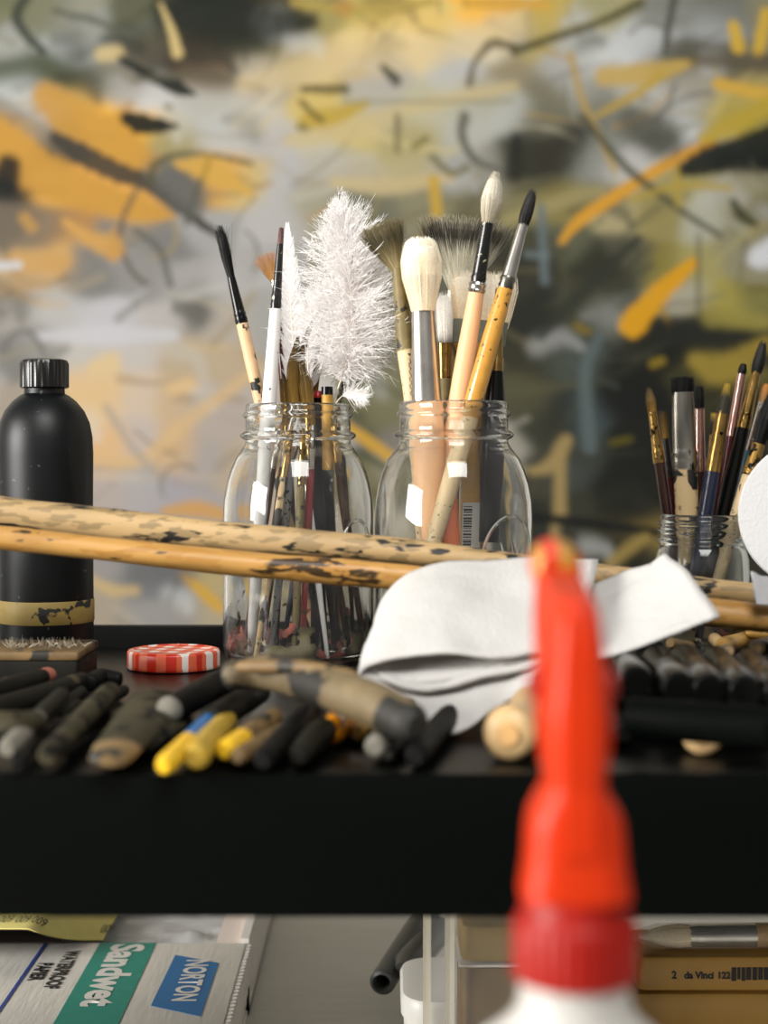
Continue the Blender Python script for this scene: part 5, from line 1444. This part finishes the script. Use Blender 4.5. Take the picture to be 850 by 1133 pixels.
# dark tubular tool
root = thing('clamp_tool', 'dark grey tubular tool with an open round end on the grey table', 'tool', Vector((.02, .86, TD)))
E0 = Vector(((424 - 425) * .80 / F, .86, TD + .0085)); e1 = at(422.5, 1088, .850); e2 = at(478, 1000, .955)
e1.z = max(e1.z, TD + .0085)
axd = (e2 - e1).normalized(); L = (e2 - e1).length
MB().lathe(e1, [(.0042, .022), (.0042, .001), (.0050, -.0003), (.0066, .0003), (.0070, .0015), (.0070, L), (.0001, L)], 32, axis=axd, cap=(False, False)).build('tube', M['tool_black'], root, sharp=50)
f1 = at(445, 1074, .855) ; f2 = at(484, 1030, .94)
f1.z = max(f1.z, TD + .0095)
mb = MB(); mb.tube(spline([f1, f1.lerp(f2, .5) + Vector((0, 0, .002)), f2], 12), [.0050, .0078, .0088, .0092, .0092], 20) if False else mb.tube([f1, f1.lerp(f2, .12), f1.lerp(f2, .5), f2], [.0042, .0078, .0088, .0092], 22)
mb.build('body', M['tool_black'], root)
MB().tube([e1.lerp(e2, .45), f1.lerp(f2, .5)], [.005, .006], 14).build('bridge', M['tool_black'], root)

# white tub
cx, cy = .046, .800
root = thing('plastic_tub', 'white rounded plastic tub standing just behind the clear plastic box', 'tub', Vector((cx, cy, TD)))
hw = cx - (443.5 - 425) * .80 / F
zt = TD + .0412
MB().rings([rrect(cx, cy, hw * .90, .030, .012, TD, 6), rrect(cx, cy, hw * .93, .032, .013, TD + .002, 6), rrect(cx, cy, hw * .97, .034, .015, zt - .010, 6)]).build('tub_body', M['tub'], root, sharp=50)
MB().rings([rrect(cx, cy, hw, .036, .016, zt - .0105, 6), rrect(cx, cy, hw, .036, .016, zt - .003, 6), rrect(cx, cy, hw * .97, .0345, .015, zt - .0005, 6), rrect(cx, cy, hw * .90, .031, .013, zt, 6)]).build('tub_lid', M['tub'], root, sharp=50)

# clear plastic box with clay blocks
bx0, bx1, by0, by1, bz1 = (473 - 425) * .705 / F, .092, .705, .760, TD + .104
root = thing('clear_box', 'tall clear plastic box with olive blocks inside right of the white tub', 'box', Vector(((bx0 + bx1) / 2, .732, TD)))
t = .0012
mb = MB()
mb.box((bx0, by0, TD + .0002), (bx1, by0 + t, bz1)); mb.box((bx0, by1 - t, TD + .0002), (bx1, by1, bz1)); mb.box((bx0, by0 + t, TD + .0002), (bx0 + t, by1 - t, bz1)); mb.box((bx1 - t, by0 + t, TD + .0002), (bx1, by1 - t, bz1)); mb.box((bx0 + t, by0 + t, TD + .0002), (bx1 - t, by1 - t, TD + .0014))
mb.build('box_walls', M['clear_box'], root, smooth=False)
for x in (bx0, bx0 + .0105, bx1 - .002):
    for yy in (by0 - .0006, by1 - .0014): MB().box((x - .0004, yy, TD + .0005), (x + .0018, yy + .002, bz1)).build('corner_edge', M['clear_edge'], root, smooth=False)
MB().box((bx0 - .001, by0 - .001, bz1), (bx1 + .001, by1 + .001, bz1 + .004), bev=.0008).build('lid', M['clear_edge'], root)
for lb, m, z0_, z1_, xa in (('lower brown block inside the clear plastic box', 'brown_block', .0018, .0755, .0345), ('upper olive block inside the clear plastic box', 'olive_block', .0772, .0945, .0345)):
    o = MB().box((xa, by0 + .006, TD + z0_), (bx1 - .004, by1 - .008, TD + z1_), bev=.003).build('clay_block', M[m]); tag(recenter(o), lb, 'block', 'blocks in the clear box')
o = MB().box((.0335, by0 + .005, TD + .0757), (bx1 - .005, by1 - .007, TD + .0770), bev=.001).build('cardboard_divider', M['card_side']); tag(recenter(o), 'thin pale card between the two blocks in the clear box', 'card')

# wooden bars and the wrapped brush at the lower right
th = .0175
for k in range(4):
    z = TD + k * th; dx = (.0, .004, -.002, .001)[k]
    lb = ('bottom flat wooden bar of the stack at the lower right, on the table', 'second wooden bar from the table in the lower right stack', 'wooden bar just below the printed one in the lower right stack', 'uppermost wooden bar printed with small dark lettering at the lower right')[k]
    root = thing('wooden_bar', lb, 'bar', Vector((.22, .77, z)), 'wooden bars stacked at the lower right')
    mb = MB(); mb.box((.118 + dx, .745, z + .0003), (.40 + dx, .79, z + th - .0004), bev=.0022)
    mb.build('bar_body', M['bar_wood'], root, sharp=35)
    if k == 3:
        yy = .7447
        zz = z + .0068
        for s, px, sz in (('2', 747, .0050), ('da Vinci', 761, .0046), ('122', 798, .0044)):
            text(s, sz, 'printed_lettering', M['ink'], root, Vector(((px - 425) * .745 / F, yy, zz)), (1, 0, 0), (0, 0, 1), .0002, sx=.95)
        mb = MB(); rb = random.Random(6); x = (814 - 425) * .745 / F
        while x < .20:       # heavy blurred print block
            w = rb.uniform(.0008, .0026); mb.box((x, yy - .0001, zz - .0004 - rb.uniform(0, .001)), (x + w, yy + .0003, zz + .0052)); x += w + rb.uniform(.0003, .0009)
        mb.build('print_block', M['ink'], root, smooth=False)
root = thing('wide_brush', 'cream-haired brush in clear wrap lying on top of the wooden bars', 'paintbrush', at(860, 1046, .752))
zb = TD + 4 * th + .0062
A = Vector(((770 - 425) * .752 / F, .756, zb)); T = Vector(((716 - 425) * .752 / F, .758, zb - .0008)); Bq = Vector(((843 - 425) * .752 / F, .757, zb)); Eq = Vector((.40, .760, zb))
hairs(A, T, .0056, .0015, 320, wide=(0, 0, 1), jit=.03, prof=[(0, .0052), (.3, .0058), (.6, .0048), (.85, .0026), (1, .0008)]).build('bristles', M['h_cream'], root)
rod('ferrule', [A - Vector((.001, 0, 0)), A.lerp(Bq, .1), Bq], [.0050, .0054, .0057], M['silver'], root)
rod('handle', [Bq, Bq.lerp(Eq, .4), Eq], [.0058, .0060, .0040], M['bar_wood'], root, steps=8)
mb = MB(); mb.tube([T - Vector((.006, 0, 0)), T.lerp(A, .3), A, Bq, Bq + Vector((.06, 0, 0))], [.002, .0060, .0062, .0062, .0062], 16, cap=False); mb.build('clear_sleeve', filmmat('clear brush sleeve', (220, 220, 215), .16, .15), root)

CAM_SCALE = 1.0

# =================================================================== light
def area(name, loc, target, sx, sy, power, col):
    l = bpy.data.lights.new(name, 'AREA'); l.shape = 'RECTANGLE'; l.size = sx; l.size_y = sy; l.energy = power; l.color = col
    o = bpy.data.objects.new(name, l); C.objects.link(o); o.location = loc
    o.rotation_euler = (Vector(target) - Vector(loc)).to_track_quat('-Z', 'Y').to_euler()
    return o
area('window_daylight', (-2.45, -.35, 1.55), (-2.45 + 2.4, .35, 1.05), 1.4, 1.0, 190, (1.0, .97, .93))
area('skylight', (.2, -.75, 2.75), (0, 1.15, 1.0), 1.2, .9, 66, (1.0, .98, .96))
w = bpy.data.worlds.new('studio'); bpy.context.scene.world = w; w.use_nodes = True
bg = w.node_tree.nodes['Background']; bg.inputs[1].default_value = 1.0
N, L = w.node_tree.nodes, w.node_tree.links
tc = N.new('ShaderNodeTexCoord'); sx = N.new('ShaderNodeSeparateXYZ'); L.new(tc.outputs['Generated'], sx.inputs[0])
mr = N.new('ShaderNodeMapRange'); mr.inputs[1].default_value = -1; mr.inputs[2].default_value = 1
L.new(sx.outputs['Z'], mr.inputs[0])
rp = N.new('ShaderNodeValToRGB'); el = rp.color_ramp.elements; el.new(.5); el.new(.6)
for e, (p_, v) in zip(el, ((0.30, .05), (.47, .30), (.62, .30), (1.0, .18))):
    e.position = p_; e.color = (v, v * .975, v * .94, 1)
L.new(mr.outputs[0], rp.inputs['Fac']); L.new(rp.outputs['Color'], bg.inputs[0])

sc = bpy.context.scene
sc.view_settings.view_transform = 'Standard'; sc.view_settings.look = 'None'; sc.view_settings.gamma = 1
sc.view_settings.use_curve_mapping = False
sc.view_settings.exposure = -0.35
sc.cycles.max_bounces = 16; sc.cycles.transmission_bounces = 14; sc.cycles.transparent_max_bounces = 24; sc.cycles.glossy_bounces = 6; sc.cycles.diffuse_bounces = 10
sc.cycles.use_denoising = True
